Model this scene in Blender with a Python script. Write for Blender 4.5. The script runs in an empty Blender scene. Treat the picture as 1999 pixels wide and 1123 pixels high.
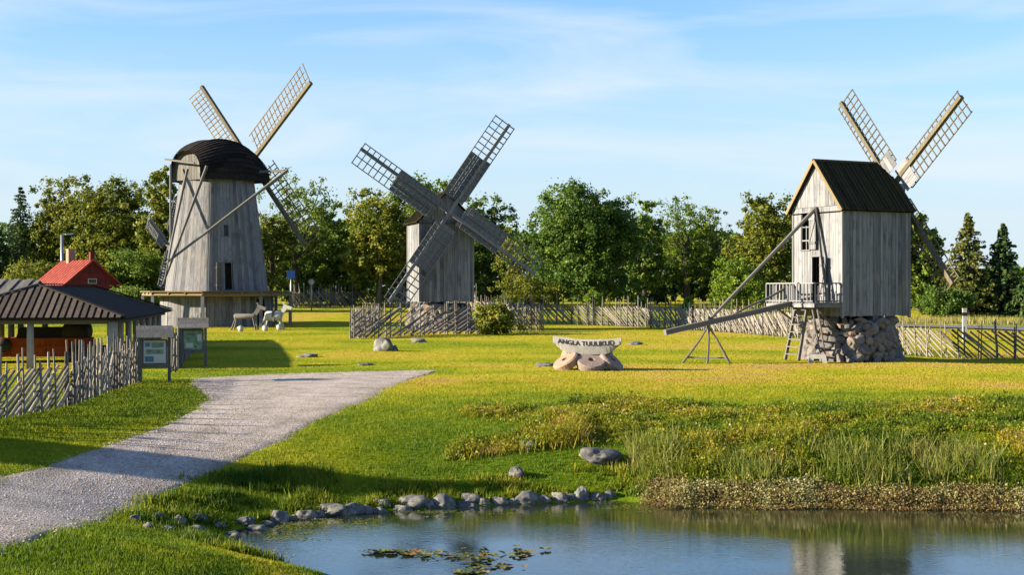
import bpy, bmesh, math, random
import numpy as np
from mathutils import Vector, Matrix, noise as mnoise

random.seed(7)
rng = np.random.default_rng(11)
R = math.radians
sc = bpy.context.scene
C = sc.collection

# ------------------------------------------------------------------ camera
F = 2776.0            # focal length in photo pixels (photo 1999 wide)
CX, HY = 999.5, 567.0  # principal column, horizon row of the photo
H = 3.0               # camera height above the lawn
cam_d = bpy.data.cameras.new('camera')
cam = bpy.data.objects.new('camera', cam_d)
C.objects.link(cam)
cam.location = (0, 0, H)
cam.rotation_euler = (R(90), 0, 0)
cam_d.sensor_width = 36.0
cam_d.lens = 36.0 * F / 1999.0
cam_d.shift_y = (HY - 561.5) / 1999.0
cam_d.clip_start = 0.1
cam_d.clip_end = 6000
sc.camera = cam

# ------------------------------------------------------------------ light
SUN_AZ, SUN_EL = 262.0, 18.0     # degrees clockwise from +Y, elevation
world = bpy.data.worlds.new('World')
sc.world = world
world.use_nodes = True
wn, wl = world.node_tree.nodes, world.node_tree.links
wn.clear()
w_out = wn.new('ShaderNodeOutputWorld')
w_bg = wn.new('ShaderNodeBackground')
w_sky = wn.new('ShaderNodeTexSky')
w_sky.sky_type = 'NISHITA'
w_sky.sun_disc = False
w_sky.sun_elevation = R(SUN_EL)
w_sky.sun_rotation = R(SUN_AZ)
w_sky.altitude = 0
w_sky.air_density = 1.0
w_sky.dust_density = 0.0
w_sky.ozone_density = 2.5
w_bg.inputs['Strength'].default_value = 0.052
# thin cirrus, a function of the direction in the sky
w_tc = wn.new('ShaderNodeTexCoord')
w_map = wn.new('ShaderNodeMapping')
w_map.inputs['Scale'].default_value = (2.2, 2.2, 13.0)
w_map.inputs['Rotation'].default_value = (0.0, R(7), R(20))
w_n1 = wn.new('ShaderNodeTexNoise')
w_n1.inputs['Scale'].default_value = 1.5
w_n1.inputs['Detail'].default_value = 7
w_n1.inputs['Roughness'].default_value = 0.52
w_n1.inputs['Distortion'].default_value = 0.9
w_r = wn.new('ShaderNodeValToRGB')
w_r.color_ramp.elements[0].position = 0.43
w_r.color_ramp.elements[0].color = (0, 0, 0, 1)
w_r.color_ramp.elements[1].position = 0.70
w_r.color_ramp.elements[1].color = (0.60, 0.60, 0.60, 1)
w_mix = wn.new('ShaderNodeMix')
w_mix.data_type = 'RGBA'
w_mix.inputs['B'].default_value = (3.40, 4.02, 4.42, 1)
wl.new(w_tc.outputs['Generated'], w_map.inputs['Vector'])
wl.new(w_map.outputs['Vector'], w_n1.inputs['Vector'])
wl.new(w_n1.outputs['Fac'], w_r.inputs['Fac'])
# pale haze towards the horizon, all the way round
w_sep = wn.new('ShaderNodeSeparateXYZ')
wl.new(w_tc.outputs['Generated'], w_sep.inputs['Vector'])
w_hz = wn.new('ShaderNodeMapRange')
w_hz.interpolation_type = 'SMOOTHSTEP'
w_hz.inputs['From Min'].default_value = 0.0
w_hz.inputs['From Max'].default_value = 0.27
w_hz.inputs['To Min'].default_value = 0.95
w_hz.inputs['To Max'].default_value = 0.0
wl.new(w_sep.outputs['Z'], w_hz.inputs['Value'])
wl.new(w_hz.outputs['Result'], w_mix.inputs['Factor'])
w_tint = wn.new('ShaderNodeMix')
w_tint.data_type = 'RGBA'
w_tint.blend_type = 'MULTIPLY'
w_tint.inputs['Factor'].default_value = 1.0
w_tint.inputs['B'].default_value = (0.66, 0.97, 1.30, 1)
wl.new(w_sky.outputs['Color'], w_tint.inputs['A'])
wl.new(w_tint.outputs['Result'], w_mix.inputs['A'])
w_cl = wn.new('ShaderNodeMix')
w_cl.data_type = 'RGBA'
w_cl.inputs['B'].default_value = (4.25, 4.6, 4.85, 1)
wl.new(w_r.outputs['Color'], w_cl.inputs['Factor'])
wl.new(w_mix.outputs['Result'], w_cl.inputs['A'])
wl.new(w_cl.outputs['Result'], w_bg.inputs['Color'])
wl.new(w_bg.outputs['Background'], w_out.inputs['Surface'])

sun_d = bpy.data.lights.new('sun', 'SUN')
sun_d.energy = 5.0
sun_d.angle = R(0.5)
sun_d.color = (1.0, 0.85, 0.63)
sun = bpy.data.objects.new('sun', sun_d)
C.objects.link(sun)
sdir = Vector((math.sin(R(SUN_AZ)) * math.cos(R(SUN_EL)), math.cos(R(SUN_AZ)) * math.cos(R(SUN_EL)), math.sin(R(SUN_EL))))
sun.rotation_euler = sdir.to_track_quat('Z', 'Y').to_euler()
sun.location = sdir * 100

sc.view_settings.view_transform = 'Standard'
sc.view_settings.look = 'None'
sc.view_settings.gamma = 1.0
sc.view_settings.use_curve_mapping = False
sc.view_settings.exposure = 1.95

# ------------------------------------------------------------------ node helper
def nd(nt, typ, **kw):
    n = nt.nodes.new(typ)
    for k, v in kw.items():
        if k.startswith('_'):
            setattr(n, k[1:], v)
        else:
            n.inputs[k].default_value = v
    return n

def ramp(nt, fac, stops):
    r = nt.nodes.new('ShaderNodeValToRGB')
    el = r.color_ramp.elements
    while len(el) < len(stops):
        el.new(0.5)
    for e, (p, c) in zip(el, stops):
        e.position = p
        e.color = (c[0], c[1], c[2], 1) if not isinstance(c, (int, float)) else (c, c, c, 1)
    nt.links.new(fac, r.inputs['Fac'])
    return r.outputs['Color']

def mixc(nt, fac, a, b, mode='MIX'):
    m = nt.nodes.new('ShaderNodeMix')
    m.data_type = 'RGBA'
    m.blend_type = mode
    for sock, v in ((m.inputs['Factor'], fac), (m.inputs['A'], a), (m.inputs['B'], b)):
        if isinstance(v, (int, float)):
            sock.default_value = v
        elif isinstance(v, tuple):
            sock.default_value = (v[0], v[1], v[2], 1)
        else:
            nt.links.new(v, sock)
    return m.outputs['Result']

def new_mat(name):
    m = bpy.data.materials.new(name)
    m.use_nodes = True
    nt = m.node_tree
    nt.nodes.clear()
    out = nt.nodes.new('ShaderNodeOutputMaterial')
    b = nt.nodes.new('ShaderNodeBsdfPrincipled')
    nt.links.new(b.outputs['BSDF'], out.inputs['Surface'])
    b.inputs['Specular IOR Level'].default_value = 0.25
    b.inputs['Roughness'].default_value = 0.85
    return m, nt, b, out

def add_bump(nt, b, height, strength, dist):
    bp = nd(nt, 'ShaderNodeBump', Strength=strength, Distance=dist)
    nt.links.new(height, bp.inputs['Height'])
    nt.links.new(bp.outputs['Normal'], b.inputs['Normal'])

K = 0.66
def dim(c):
    return tuple(x * K for x in c)

def wood(name, dark, mid, light, warm=None, stain=0.35, rough=0.85, grain=(7, 7, 0.55), var=0.42, spec=.15):
    """weathered timber: grain along local Z, tone differs from piece to piece"""
    dark, mid, light = dim(dark), dim(mid), dim(light)
    warm = dim(warm) if warm else None
    m, nt, b, out = new_mat(name)
    tc = nd(nt, 'ShaderNodeTexCoord')
    oi = nd(nt, 'ShaderNodeObjectInfo')
    mp = nd(nt, 'ShaderNodeMapping', Scale=grain)
    nt.links.new(tc.outputs['Object'], mp.inputs['Vector'])
    mul = nd(nt, 'ShaderNodeMath', _operation='MULTIPLY')
    mul.inputs[1].default_value = 57.0
    nt.links.new(oi.outputs['Random'], mul.inputs[0])
    n1 = nd(nt, 'ShaderNodeTexNoise', _noise_dimensions='4D', Scale=2.2, Detail=5.0, Roughness=0.62)
    nt.links.new(mp.outputs['Vector'], n1.inputs['Vector'])
    nt.links.new(mul.outputs[0], n1.inputs['W'])
    n2 = nd(nt, 'ShaderNodeTexNoise', _noise_dimensions='4D', Scale=1.1, Detail=3.0, Roughness=0.6)
    nt.links.new(tc.outputs['Object'], n2.inputs['Vector'])
    nt.links.new(mul.outputs[0], n2.inputs['W'])
    col = ramp(nt, n1.outputs['Fac'], [(0.28, dark), (0.5, mid), (0.72, light)])
    # per-piece tone
    tone = ramp(nt, oi.outputs['Random'], [(0.0, 1 - var), (0.5, 1.0), (1.0, 1 + var * 0.45)])
    col = mixc(nt, 1.0, col, tone, 'MULTIPLY')
    if warm:
        wf = ramp(nt, n2.outputs['Fac'], [(0.5, 0.0), (0.75, 0.75)])
        col = mixc(nt, wf, col, warm)
    st = ramp(nt, n2.outputs['Fac'], [(0.30, stain), (0.46, 0.0)])
    col = mixc(nt, st, col, tuple(c * 0.35 for c in dark))
    nt.links.new(col, b.inputs['Base Color'])
    b.inputs['Roughness'].default_value = rough
    b.inputs['Specular IOR Level'].default_value = spec
    add_bump(nt, b, n1.outputs['Fac'], 0.5, 0.012)
    return m

def stone_mat(name, cols, scale=3.0, spread=0.5, lichen=None):
    m, nt, b, out = new_mat(name)
    tc = nd(nt, 'ShaderNodeTexCoord')
    oi = nd(nt, 'ShaderNodeObjectInfo')
    mul = nd(nt, 'ShaderNodeMath', _operation='MULTIPLY')
    mul.inputs[1].default_value = 31.0
    nt.links.new(oi.outputs['Random'], mul.inputs[0])
    n1 = nd(nt, 'ShaderNodeTexNoise', _noise_dimensions='4D', Scale=scale, Detail=8.0, Roughness=0.7)
    nt.links.new(tc.outputs['Object'], n1.inputs['Vector'])
    nt.links.new(mul.outputs[0], n1.inputs['W'])
    base = ramp(nt, oi.outputs['Random'], [(i / (len(cols) - 1), dim(c)) for i, c in enumerate(cols)])
    sp = ramp(nt, n1.outputs['Fac'], [(0.3, 1 - spread), (0.7, 1 + spread * 0.5)])
    col = mixc(nt, 1.0, base, sp, 'MULTIPLY')
    if lichen:
        n2 = nd(nt, 'ShaderNodeTexNoise', _noise_dimensions='4D', Scale=scale * 1.6, Detail=4.0)
        nt.links.new(tc.outputs['Object'], n2.inputs['Vector'])
        nt.links.new(mul.outputs[0], n2.inputs['W'])
        lf = ramp(nt, n2.outputs['Fac'], [(0.50, 0.0), (0.58, 0.8)])
        col = mixc(nt, lf, col, dim(lichen))
    nt.links.new(col, b.inputs['Base Color'])
    add_bump(nt, b, n1.outputs['Fac'], 0.6, 0.05)
    return m

def plain(name, col, rough=0.7, spread=0.2, scale=4.0, metal=0.0, bump=0.2):
    m, nt, b, out = new_mat(name)
    tc = nd(nt, 'ShaderNodeTexCoord')
    n1 = nd(nt, 'ShaderNodeTexNoise', Scale=scale, Detail=5.0, Roughness=0.6)
    nt.links.new(tc.outputs['Object'], n1.inputs['Vector'])
    sp = ramp(nt, n1.outputs['Fac'], [(0.3, 1 - spread), (0.7, 1 + spread)])
    c = mixc(nt, 1.0, dim(col), sp, 'MULTIPLY')
    nt.links.new(c, b.inputs['Base Color'])
    b.inputs['Roughness'].default_value = rough
    b.inputs['Metallic'].default_value = metal
    add_bump(nt, b, n1.outputs['Fac'], bump, 0.02)
    return m

def leaf_mat(name, stops, transl=0.35, attr='tint'):
    """foliage: colour from a per-leaf tint attribute, light passes through"""
    m, nt, b, out = new_mat(name)
    at_ = nd(nt, 'ShaderNodeAttribute', _attribute_name=attr)
    col = ramp(nt, at_.outputs['Fac'], [(a_, tuple(x * .80 for x in c_)) for a_, c_ in stops])
    nt.links.new(col, b.inputs['Base Color'])
    b.inputs['Roughness'].default_value = 0.6
    b.inputs['Specular IOR Level'].default_value = 0.2
    tr = nd(nt, 'ShaderNodeBsdfTranslucent')
    nt.links.new(col, tr.inputs['Color'])
    mx = nd(nt, 'ShaderNodeMixShader', Fac=transl)
    nt.links.new(b.outputs['BSDF'], mx.inputs[1])
    nt.links.new(tr.outputs['BSDF'], mx.inputs[2])
    nt.links.new(mx.outputs['Shader'], out.inputs['Surface'])
    return m

M = {}
M['mill_wood'] = wood('mill_wood', (0.130, 0.140, 0.160), (0.245, 0.257, 0.282), (0.335, 0.340, 0.350), warm=(0.29, 0.275, 0.25), stain=0.6)
M['smock_wood'] = wood('smock_wood', (0.120, 0.127, 0.145), (0.225, 0.232, 0.255), (0.31, 0.31, 0.318), warm=(0.275, 0.24, 0.185), stain=0.5)
M['sail_wood'] = wood('sail_wood', (0.12, 0.126, 0.138), (0.215, 0.223, 0.238), (0.31, 0.315, 0.325), stain=0.3, var=0.3)
M['lattice_wood'] = wood('lattice_wood', (0.09, 0.08, 0.055), (0.16, 0.14, 0.095), (0.23, 0.20, 0.14), stain=0.2, var=0.3)
M['warm_wood'] = wood('warm_wood', (0.15, 0.115, 0.07), (0.26, 0.20, 0.11), (0.34, 0.26, 0.15), stain=0.2, var=0.3)
M['pole_wood'] = wood('pole_wood', (0.10, 0.097, 0.092), (0.18, 0.172, 0.162), (0.25, 0.24, 0.225), stain=0.25, var=0.3)
M['fence_wood'] = wood('fence_wood', (0.13, 0.115, 0.095), (0.26, 0.238, 0.205), (0.39, 0.365, 0.33), stain=0.5, var=0.65)
M['roof_wood'] = wood('roof_wood', (0.024, 0.022, 0.013), (0.055, 0.049, 0.028), (0.09, 0.08, 0.045), warm=(0.07, 0.072, 0.026), stain=0.3, var=0.45, spec=.04)
M['cap_wood'] = wood('cap_wood', (0.012, 0.011, 0.011), (0.026, 0.023, 0.022), (0.045, 0.040, 0.036), stain=0.2, var=0.45, spec=.04)
M['shed_roof'] = wood('shed_roof', (0.024, 0.020, 0.018), (0.043, 0.036, 0.032), (0.066, 0.056, 0.050), stain=0.25, var=0.4, spec=.04)
M['shed_batten'] = wood('shed_batten', (0.075, 0.060, 0.048), (0.14, 0.112, 0.09), (0.195, 0.16, 0.13), stain=0.3, var=0.35, spec=.04)
M['interior'] = plain('interior', (0.02, 0.017, 0.014), 0.9)  # near-black: the shade inside the mills is put into the colour
M['stone'] = stone_mat('stone', [(0.23, 0.19, 0.165), (0.15, 0.15, 0.155), (0.27, 0.205, 0.165), (0.18, 0.175, 0.172), (0.22, 0.215, 0.21), (0.30, 0.255, 0.215), (0.13, 0.13, 0.135)], 3.0, 0.4)
M['mortar'] = plain('mortar', (0.06, 0.055, 0.05), 0.95)
M['boulder'] = stone_mat('boulder', [(0.12, 0.125, 0.14), (0.17, 0.17, 0.18), (0.10, 0.105, 0.12), (0.20, 0.19, 0.185)], 2.2, 0.5, lichen=(0.27, 0.27, 0.22))
M['millstone_pink'] = stone_mat('millstone_pink', [(0.40, 0.235, 0.165), (0.42, 0.28, 0.21)], 4.0, 0.25)
M['millstone_grey'] = stone_mat('millstone_grey', [(0.29, 0.22, 0.195), (0.31, 0.245, 0.22)], 4.0, 0.25)
M['limestone'] = plain('limestone', (0.46, 0.45, 0.43), 0.85, 0.2, 5.0)
M['lettering'] = plain('lettering', (0.03, 0.03, 0.035), 0.8)
M['white_paint'] = plain('white_paint', (0.55, 0.54, 0.51), 0.6, 0.12)
M['column'] = plain('column', (0.42, 0.37, 0.29), 0.8, 0.15)
M['orange_paint'] = wood('orange_paint', (0.22, 0.045, 0.012), (0.36, 0.08, 0.02), (0.44, 0.11, 0.03), stain=0.3, var=0.25)
M['iron'] = plain('iron', (0.035, 0.03, 0.028), 0.6, 0.4)
M['red_roof'] = plain('red_roof', (0.32, 0.055, 0.036), 0.75, 0.45, 2.2)
M['red_wall'] = plain('red_wall', (0.15, 0.020, 0.020), 0.8, 0.4, 2.5)
M['brick'] = plain('brick', (0.36, 0.24, 0.18), 0.9, 0.3, 6.0)
M['galvanised'] = plain('galvanised', (0.36, 0.37, 0.38), 0.45, 0.1, 3.0, 0.6)
M['lamp_glass'] = plain('lamp_glass', (0.7, 0.7, 0.68), 0.3, 0.05)
M['sign_blue'] = plain('sign_blue', (0.02, 0.09, 0.35), 0.5, 0.05)
M['board_paper'] = plain('board_paper', (0.62, 0.64, 0.58), 0.5, 0.05)
M['board_green'] = plain('board_green', (0.22, 0.33, 0.22), 0.5, 0.4, 9.0)
M['board_blue'] = plain('board_blue', (0.10, 0.25, 0.36), 0.5, 0.3, 9.0)
M['black'] = plain('black', (0.02, 0.02, 0.02), 0.5, 0.1)
M['bark'] = plain('bark', (0.10, 0.080, 0.062), 0.95, 0.5, 6.0, bump=0.6)
M['bark_light'] = plain('bark_light', (0.22, 0.17, 0.11), 0.95, 0.5, 6.0, bump=0.6)
M['glass'] = plain('glass', (0.04, 0.045, 0.05), 0.1, 0.05)

# ------------------------------------------------------------------ object helpers
def link(o, parent=None):
    C.objects.link(o)
    if parent is not None:
        o.parent = parent
    return o

def tag(o, label=None, cat=None, group=None, kind=None):
    if label: o['label'] = label
    if cat: o['category'] = cat
    if group: o['group'] = group
    if kind: o['kind'] = kind
    return o

def thing(name, label, cat, loc=(0, 0, 0), az=0.0, group=None):
    """an Empty at the base; az = compass direction (clockwise from +Y) of its local +Y"""
    o = bpy.data.objects.new(name, None)
    o.location = loc
    o.rotation_euler = (0, 0, -R(az))
    o.empty_display_size = 0.3
    link(o)
    return tag(o, label, cat, group)

def mesh_obj(name, verts, faces, mat, parent=None, smooth=False):
    me = bpy.data.meshes.new(name)
    me.from_pydata([tuple(v) for v in verts], [], faces)
    if smooth:
        me.polygons.foreach_set('use_smooth', [True] * len(me.polygons))
    me.materials.append(M[mat] if isinstance(mat, str) else mat)
    o = bpy.data.objects.new(name, me)
    return link(o, parent)

def np_mesh(name, verts, faces, mat, parent=None, tint=None, smooth=False):
    """fast mesh from numpy: verts (n,3), faces (m,k) with constant k"""
    me = bpy.data.meshes.new(name)
    nv, (nf, k) = len(verts), faces.shape
    me.vertices.add(nv)
    me.vertices.foreach_set('co', np.ascontiguousarray(verts, dtype=np.float32).ravel())
    me.loops.add(nf * k)
    me.loops.foreach_set('vertex_index', np.ascontiguousarray(faces, dtype=np.int32).ravel())
    me.polygons.add(nf)
    me.polygons.foreach_set('loop_start', np.arange(0, nf * k, k, dtype=np.int32))
    if smooth:
        me.polygons.foreach_set('use_smooth', np.ones(nf, dtype=bool))
    me.update(calc_edges=True)
    if tint is not None:
        a = me.attributes.new('tint', 'FLOAT', 'FACE' if len(tint) == nf else 'POINT')
        a.data.foreach_set('value', np.ascontiguousarray(tint, dtype=np.float32))
    me.materials.append(M[mat] if isinstance(mat, str) else mat)
    o = bpy.data.objects.new(name, me)
    return link(o, parent)

CUBE_F = [(0, 1, 3, 2), (4, 6, 7, 5), (0, 4, 5, 1), (2, 3, 7, 6), (0, 2, 6, 4), (1, 5, 7, 3)]
CUBE_V = [(x, y, z) for x in (-.5, .5) for y in (-.5, .5) for z in (-.5, .5)]
SHARED = {}

def shared_cube(mat):
    key = ('cube', mat)
    if key not in SHARED:
        me = bpy.data.meshes.new('bar')
        me.from_pydata(CUBE_V, [], CUBE_F)
        me.materials.append(M[mat])
        SHARED[key] = me
    return SHARED[key]

def shared_pole(mat, variant=0):
    """round pole, length 1 along Z, diameter 1 tapering, slightly crooked"""
    key = ('pole', mat, variant)
    if key not in SHARED:
        r_ = random.Random(variant * 17 + 3)
        n, rows = 7, 4
        v, f = [], []
        for i in range(rows):
            t = i / (rows - 1)
            ox, oy = (r_.uniform(-.35, .35), r_.uniform(-.35, .35)) if 0 < i < rows - 1 else (0, 0)
            if variant < 0: ox = oy = 0
            rad = .5 * (1 - .3 * t)
            for k in range(n):
                a = 2 * math.pi * k / n
                v.append((ox + rad * math.cos(a), oy + rad * math.sin(a), t - .5))
        for i in range(rows - 1):
            for k in range(n):
                f.append((i * n + k, i * n + (k + 1) % n, (i + 1) * n + (k + 1) % n, (i + 1) * n + k))
        f.append(tuple(range(n - 1, -1, -1)))
        f.append(tuple(range((rows - 1) * n, rows * n)))
        me = bpy.data.meshes.new('pole')
        me.from_pydata(v, [], f)
        me.materials.append(M[mat])
        SHARED[key] = me
    return SHARED[key]

def basis(p0, p1, w, h, side=None):
    p0, p1 = Vector(p0), Vector(p1)
    d = p1 - p0
    L = d.length
    z = d / L
    s = Vector(side) if side is not None else (Vector((1, 0, 0)) if abs(z.x) < .9 else Vector((0, 1, 0)))
    x = (s - z * s.dot(z)).normalized()
    y = z.cross(x)
    m = Matrix(((x.x * w, y.x * h, z.x * L, 0), (x.y * w, y.y * h, z.y * L, 0), (x.z * w, y.z * h, z.z * L, 0), (0, 0, 0, 1)))
    m.translation = (p0 + p1) / 2
    return m

def bar(name, p0, p1, w, h, mat, parent, side=None):
    o = bpy.data.objects.new(name, shared_cube(mat))
    o.matrix_basis = basis(p0, p1, w, h, side)
    return link(o, parent)

def pole(name, p0, p1, dia, mat, parent, variant=0):
    o = bpy.data.objects.new(name, shared_pole(mat, variant))
    o.matrix_basis = basis(p0, p1, dia, dia)
    return link(o, parent)

def solid_bar(name, p0, p1, w, h, mat, parent, side=None):
    """a bar with its shape in the mesh, so that it can carry sub-parts"""
    m = basis(p0, p1, w, h, side)
    return mesh_obj(name, [m @ Vector(v) for v in CUBE_V], CUBE_F, mat, parent)

def board(name, a, b, c, d, thick, mat, parent):
    """board on the quad a b c d (counter-clockwise from outside), thickness outwards"""
    a, b, c, d = map(Vector, (a, b, c, d))
    n = (b - a).cross(d - a)
    if n.length < 1e-9: n = (c - a).cross(d - a)
    n = n.normalized() * thick
    v = [a, b, c, d, a + n, b + n, c + n, d + n]
    f = [(3, 2, 1, 0), (4, 5, 6, 7), (0, 1, 5, 4), (1, 2, 6, 5), (2, 3, 7, 6), (3, 0, 4, 7)]
    return mesh_obj(name, v, f, mat, parent)

def boards(parent, A, B, Cc, D, n, mat, thick=.025, gap=.012, openings=(), top=None, name='plank', jit=.012, ragged=0.0):
    """upright boards over the quad A(bottom left) B(bottom right) Cc(top right) D(top left), seen from outside;
    openings in (u0,u1,v0,v1); top(u) gives the height fraction where a board is cut"""
    A, B, Cc, D = map(Vector, (A, B, Cc, D))
    W = (B - A).length
    nrm = (B - A).cross(D - A).normalized()
    P = lambda u, v: (A.lerp(B, u)).lerp(D.lerp(Cc, u), v)
    cuts = [0.0]
    ws = [random.uniform(.75, 1.25) for _ in range(n)]
    s = sum(ws)
    for w in ws: cuts.append(cuts[-1] + w / s)
    cuts[-1] = 1.0
    for i in range(n):
        u0, u1 = cuts[i] + gap / W * .5, cuts[i + 1] - gap / W * .5
        um = (u0 + u1) / 2
        segs = [(0.0 - random.uniform(0, ragged), 1.0)]
        for (a0, a1, v0, v1) in openings:
            if a0 <= um <= a1:
                ns = []
                for (s0, s1) in segs:
                    if v0 > s0 and v1 < s1: ns += [(s0, v0), (v1, s1)]
                    elif v0 <= s0 < v1: ns.append((v1, s1))
                    elif v0 < s1 <= v1: ns.append((s0, v0))
                    else: ns.append((s0, s1))
                segs = ns
        off = nrm * random.uniform(0, jit)
        for (s0, s1) in segs:
            t0, t1 = (s1, s1)
            if top is not None and s1 >= .999: t0, t1 = top(u0), top(u1)
            if max(t0, t1) - s0 < .01: continue
            board(name, P(u0, s0) + off, P(u1, s0) + off, P(u1, max(t1, s0 + .002)) + off, P(u0, max(t0, s0 + .002)) + off, thick, mat, parent)

def lathe(name, prof, mat, parent=None, n=16, smooth=True, loc=None, rot=None):
    v, f = [], []
    for (r, z) in prof:
        for k in range(n):
            a = 2 * math.pi * k / n
            v.append((r * math.cos(a), r * math.sin(a), z))
    for i in range(len(prof) - 1):
        for k in range(n):
            f.append((i * n + k, i * n + (k + 1) % n, (i + 1) * n + (k + 1) % n, (i + 1) * n + k))
    f.append(tuple(range(n - 1, -1, -1)))
    f.append(tuple(range((len(prof) - 1) * n, len(prof) * n)))
    o = mesh_obj(name, v, f, mat, parent, smooth)
    if loc is not None: o.location = loc
    if rot is not None: o.rotation_euler = rot
    return o

def ordinal(i):
    w = ['first', 'second', 'third', 'fourth', 'fifth', 'sixth', 'seventh', 'eighth', 'ninth', 'tenth', 'eleventh', 'twelfth', 'thirteenth',
         'fourteenth', 'fifteenth', 'sixteenth', 'seventeenth', 'eighteenth', 'nineteenth', 'twentieth', 'twenty-first', 'twenty-second',
         'twenty-third', 'twenty-fourth', 'twenty-fifth', 'twenty-sixth', 'twenty-seventh', 'twenty-eighth', 'twenty-ninth', 'thirtieth'] + \
        ['thirty-' + q for q in ('first', 'second', 'third', 'fourth', 'fifth', 'sixth', 'seventh', 'eighth', 'ninth')] + ['fortieth', 'forty-first', 'forty-second']
    return w[i]

# ------------------------------------------------------------------ terrain
WATER = -1.5
def px_at(px, py, d):
    return Vector(((px - CX) / F * d, d, H - (py - HY) / F * d))
def shore_pt(px, py):
    d = (H - WATER) * F / (py - HY)
    return ((px - CX) / F * d, d)
SHORE = [shore_pt(*p) for p in [(640, 1123), (575, 1108), (500, 1086), (452, 1066), (440, 1050), (462, 1036), (520, 1023), (590, 1013), (660, 1007),
         (760, 999), (850, 993), (950, 988), (1050, 984), (1130, 980), (1210, 977), (1270, 983), (1310, 992), (1400, 990), (1500, 994),
         (1620, 992), (1750, 996), (1880, 994), (1999, 998), (2150, 1000)]]
SHORE += [(15.5, 28.0), (18, 24), (17, 17), (11, 13), (4, 12.5), (0.2, 15), (-1.6, 19)]
SH = np.array(SHORE)

def in_poly(x, y, poly):
    poly = np.asarray(poly)
    inside = np.zeros(x.shape, bool)
    n = len(poly)
    j = n - 1
    for i in range(n):
        xi, yi = poly[i]; xj, yj = poly[j]
        c = ((yi > y) != (yj > y)) & (x < (xj - xi) * (y - yi) / (yj - yi + 1e-12) + xi)
        inside ^= c
        j = i
    return inside

def shore_dist(x, y):
    d2 = np.full(x.shape, 1e18)
    n = len(SH)
    for i in range(n):
        a, b = SH[i], SH[(i + 1) % n]
        e = b - a
        t = np.clip(((x - a[0]) * e[0] + (y - a[1]) * e[1]) / (e @ e), 0, 1)
        d2 = np.minimum(d2, (x - a[0] - t * e[0]) ** 2 + (y - a[1] - t * e[1]) ** 2)
    d = np.sqrt(d2)
    return np.where(in_poly(x, y, SH), -d, d)

def sst(t):
    t = np.clip(t, 0, 1)
    return t * t * (3 - 2 * t)

_py = np.arange(0, 400, 1.0)
_pz = np.interp(_py, [0, 42, 58, 78, 95, 122, 150, 400], [0, 0, .2, .5, .58, 1.35, 1.6, 1.8])
_k = np.exp(-np.linspace(-2.5, 2.5, 21) ** 2 / 2); _k /= _k.sum()
_pz = np.convolve(np.pad(_pz, 10, mode='edge'), _k, mode='valid')

def terrain(x, y):
    x = np.asarray(x, float); y = np.asarray(y, float)
    s = shore_dist(x, y)
    W = 10.0 - 1.0 * sst((x + 3) / 6.5)
    t = np.clip(s / W, 0, 1)
    zo = WATER + 1.5 * (1 - (1 - t) ** (2 + .8 * sst((x + 2) / 4)))
    zi = WATER - 0.8 * sst(-s / 3.0) - .02
    z = np.where(s > 0, zo, zi)
    z = z + np.interp(y, _py, _pz) * sst((y - 30) / 15)
    z = z - 0.16 * sst((x - 14.5) / 4) * sst((y - 52) / 8) * (1 - sst((y - 68) / 8))   # hollow beside the mill
    z = z + 0.35 * sst((x - 14) / 6) * sst((y - 70) / 8) * (1 - sst((y - 95) / 15))    # road embankment
    z = z + (0.012 * np.sin(x * .9 + 1.3 * np.sin(y * .31)) + .012 * np.sin(y * .77 + x * .35)) * sst(s / 4) * (1 - sst((y - 130) / 40))
    return z

def tz(x, y):
    return float(terrain(np.array([x]), np.array([y]))[0])

_ts = np.concatenate([np.linspace(10, 130, 2400), np.linspace(130.2, 400, 400)])
def ground_at(px, py):
    kx, kz = (px - CX) / F, -(py - HY) / F
    z = H + kz * _ts
    g = terrain(kx * _ts, _ts)
    i = np.argmax(z < g)
    if not (z < g).any(): i = len(_ts) - 1
    d = _ts[i]
    return Vector((kx * d, d, float(g[i])))
def on_ground(px, d):
    x = (px - CX) / F * d
    return Vector((x, d, tz(x, d)))

def to_px(x, y, z):
    return CX + x / y * F, HY - (z - H) / y * F

# the gravel path, outlined on the ground
P_LEFT = [(-140, 985), (-60, 962), (0, 930), (100, 906), (180, 880), (260, 853), (330, 828), (385, 800), (408, 778), (388, 762), (368, 747), (376, 739), (430, 736), (560, 731), (700, 727), (800, 725), (846, 724.5)]
P_RIGHT = [(-140, 1140), (-60, 1108), (0, 1085), (130, 1040), (220, 1008), (300, 978), (370, 945), (440, 910), (510, 880), (560, 860), (640, 815), (700, 790), (735, 778), (750, 762), (790, 746), (835, 731), (848, 726)]
def resample(pts, n):
    pts = np.array(pts, float)
    s = np.concatenate([[0], np.cumsum(np.linalg.norm(np.diff(pts, axis=0), axis=1))])
    t = np.linspace(0, s[-1], n)
    return np.stack([np.interp(t, s, pts[:, k]) for k in range(pts.shape[1])], 1)
GL = np.array([ground_at(*p)[:2] for p in P_LEFT])
GR = np.array([ground_at(*p)[:2] for p in P_RIGHT])
NP_, MP_ = 260, 30
gl, gr = resample(GL, NP_), resample(GR, NP_)
def wig(n, amp):
    a = np.zeros(n)
    for f_, g_ in ((5, 1.0), (13, .6), (31, .4), (67, .3)):
        a += g_ * np.sin(np.linspace(0, f_ * 2 * np.pi, n) + rng.uniform(0, 6))
    return a * amp
nl = gl - gr; nl /= (np.linalg.norm(nl, axis=1, keepdims=True) + 1e-6)
gl = gl + nl * wig(NP_, .05)[:, None]
gr = gr - nl * wig(NP_, .05)[:, None]
PATH_POLY = np.concatenate([gl, gr[::-1]])

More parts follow.
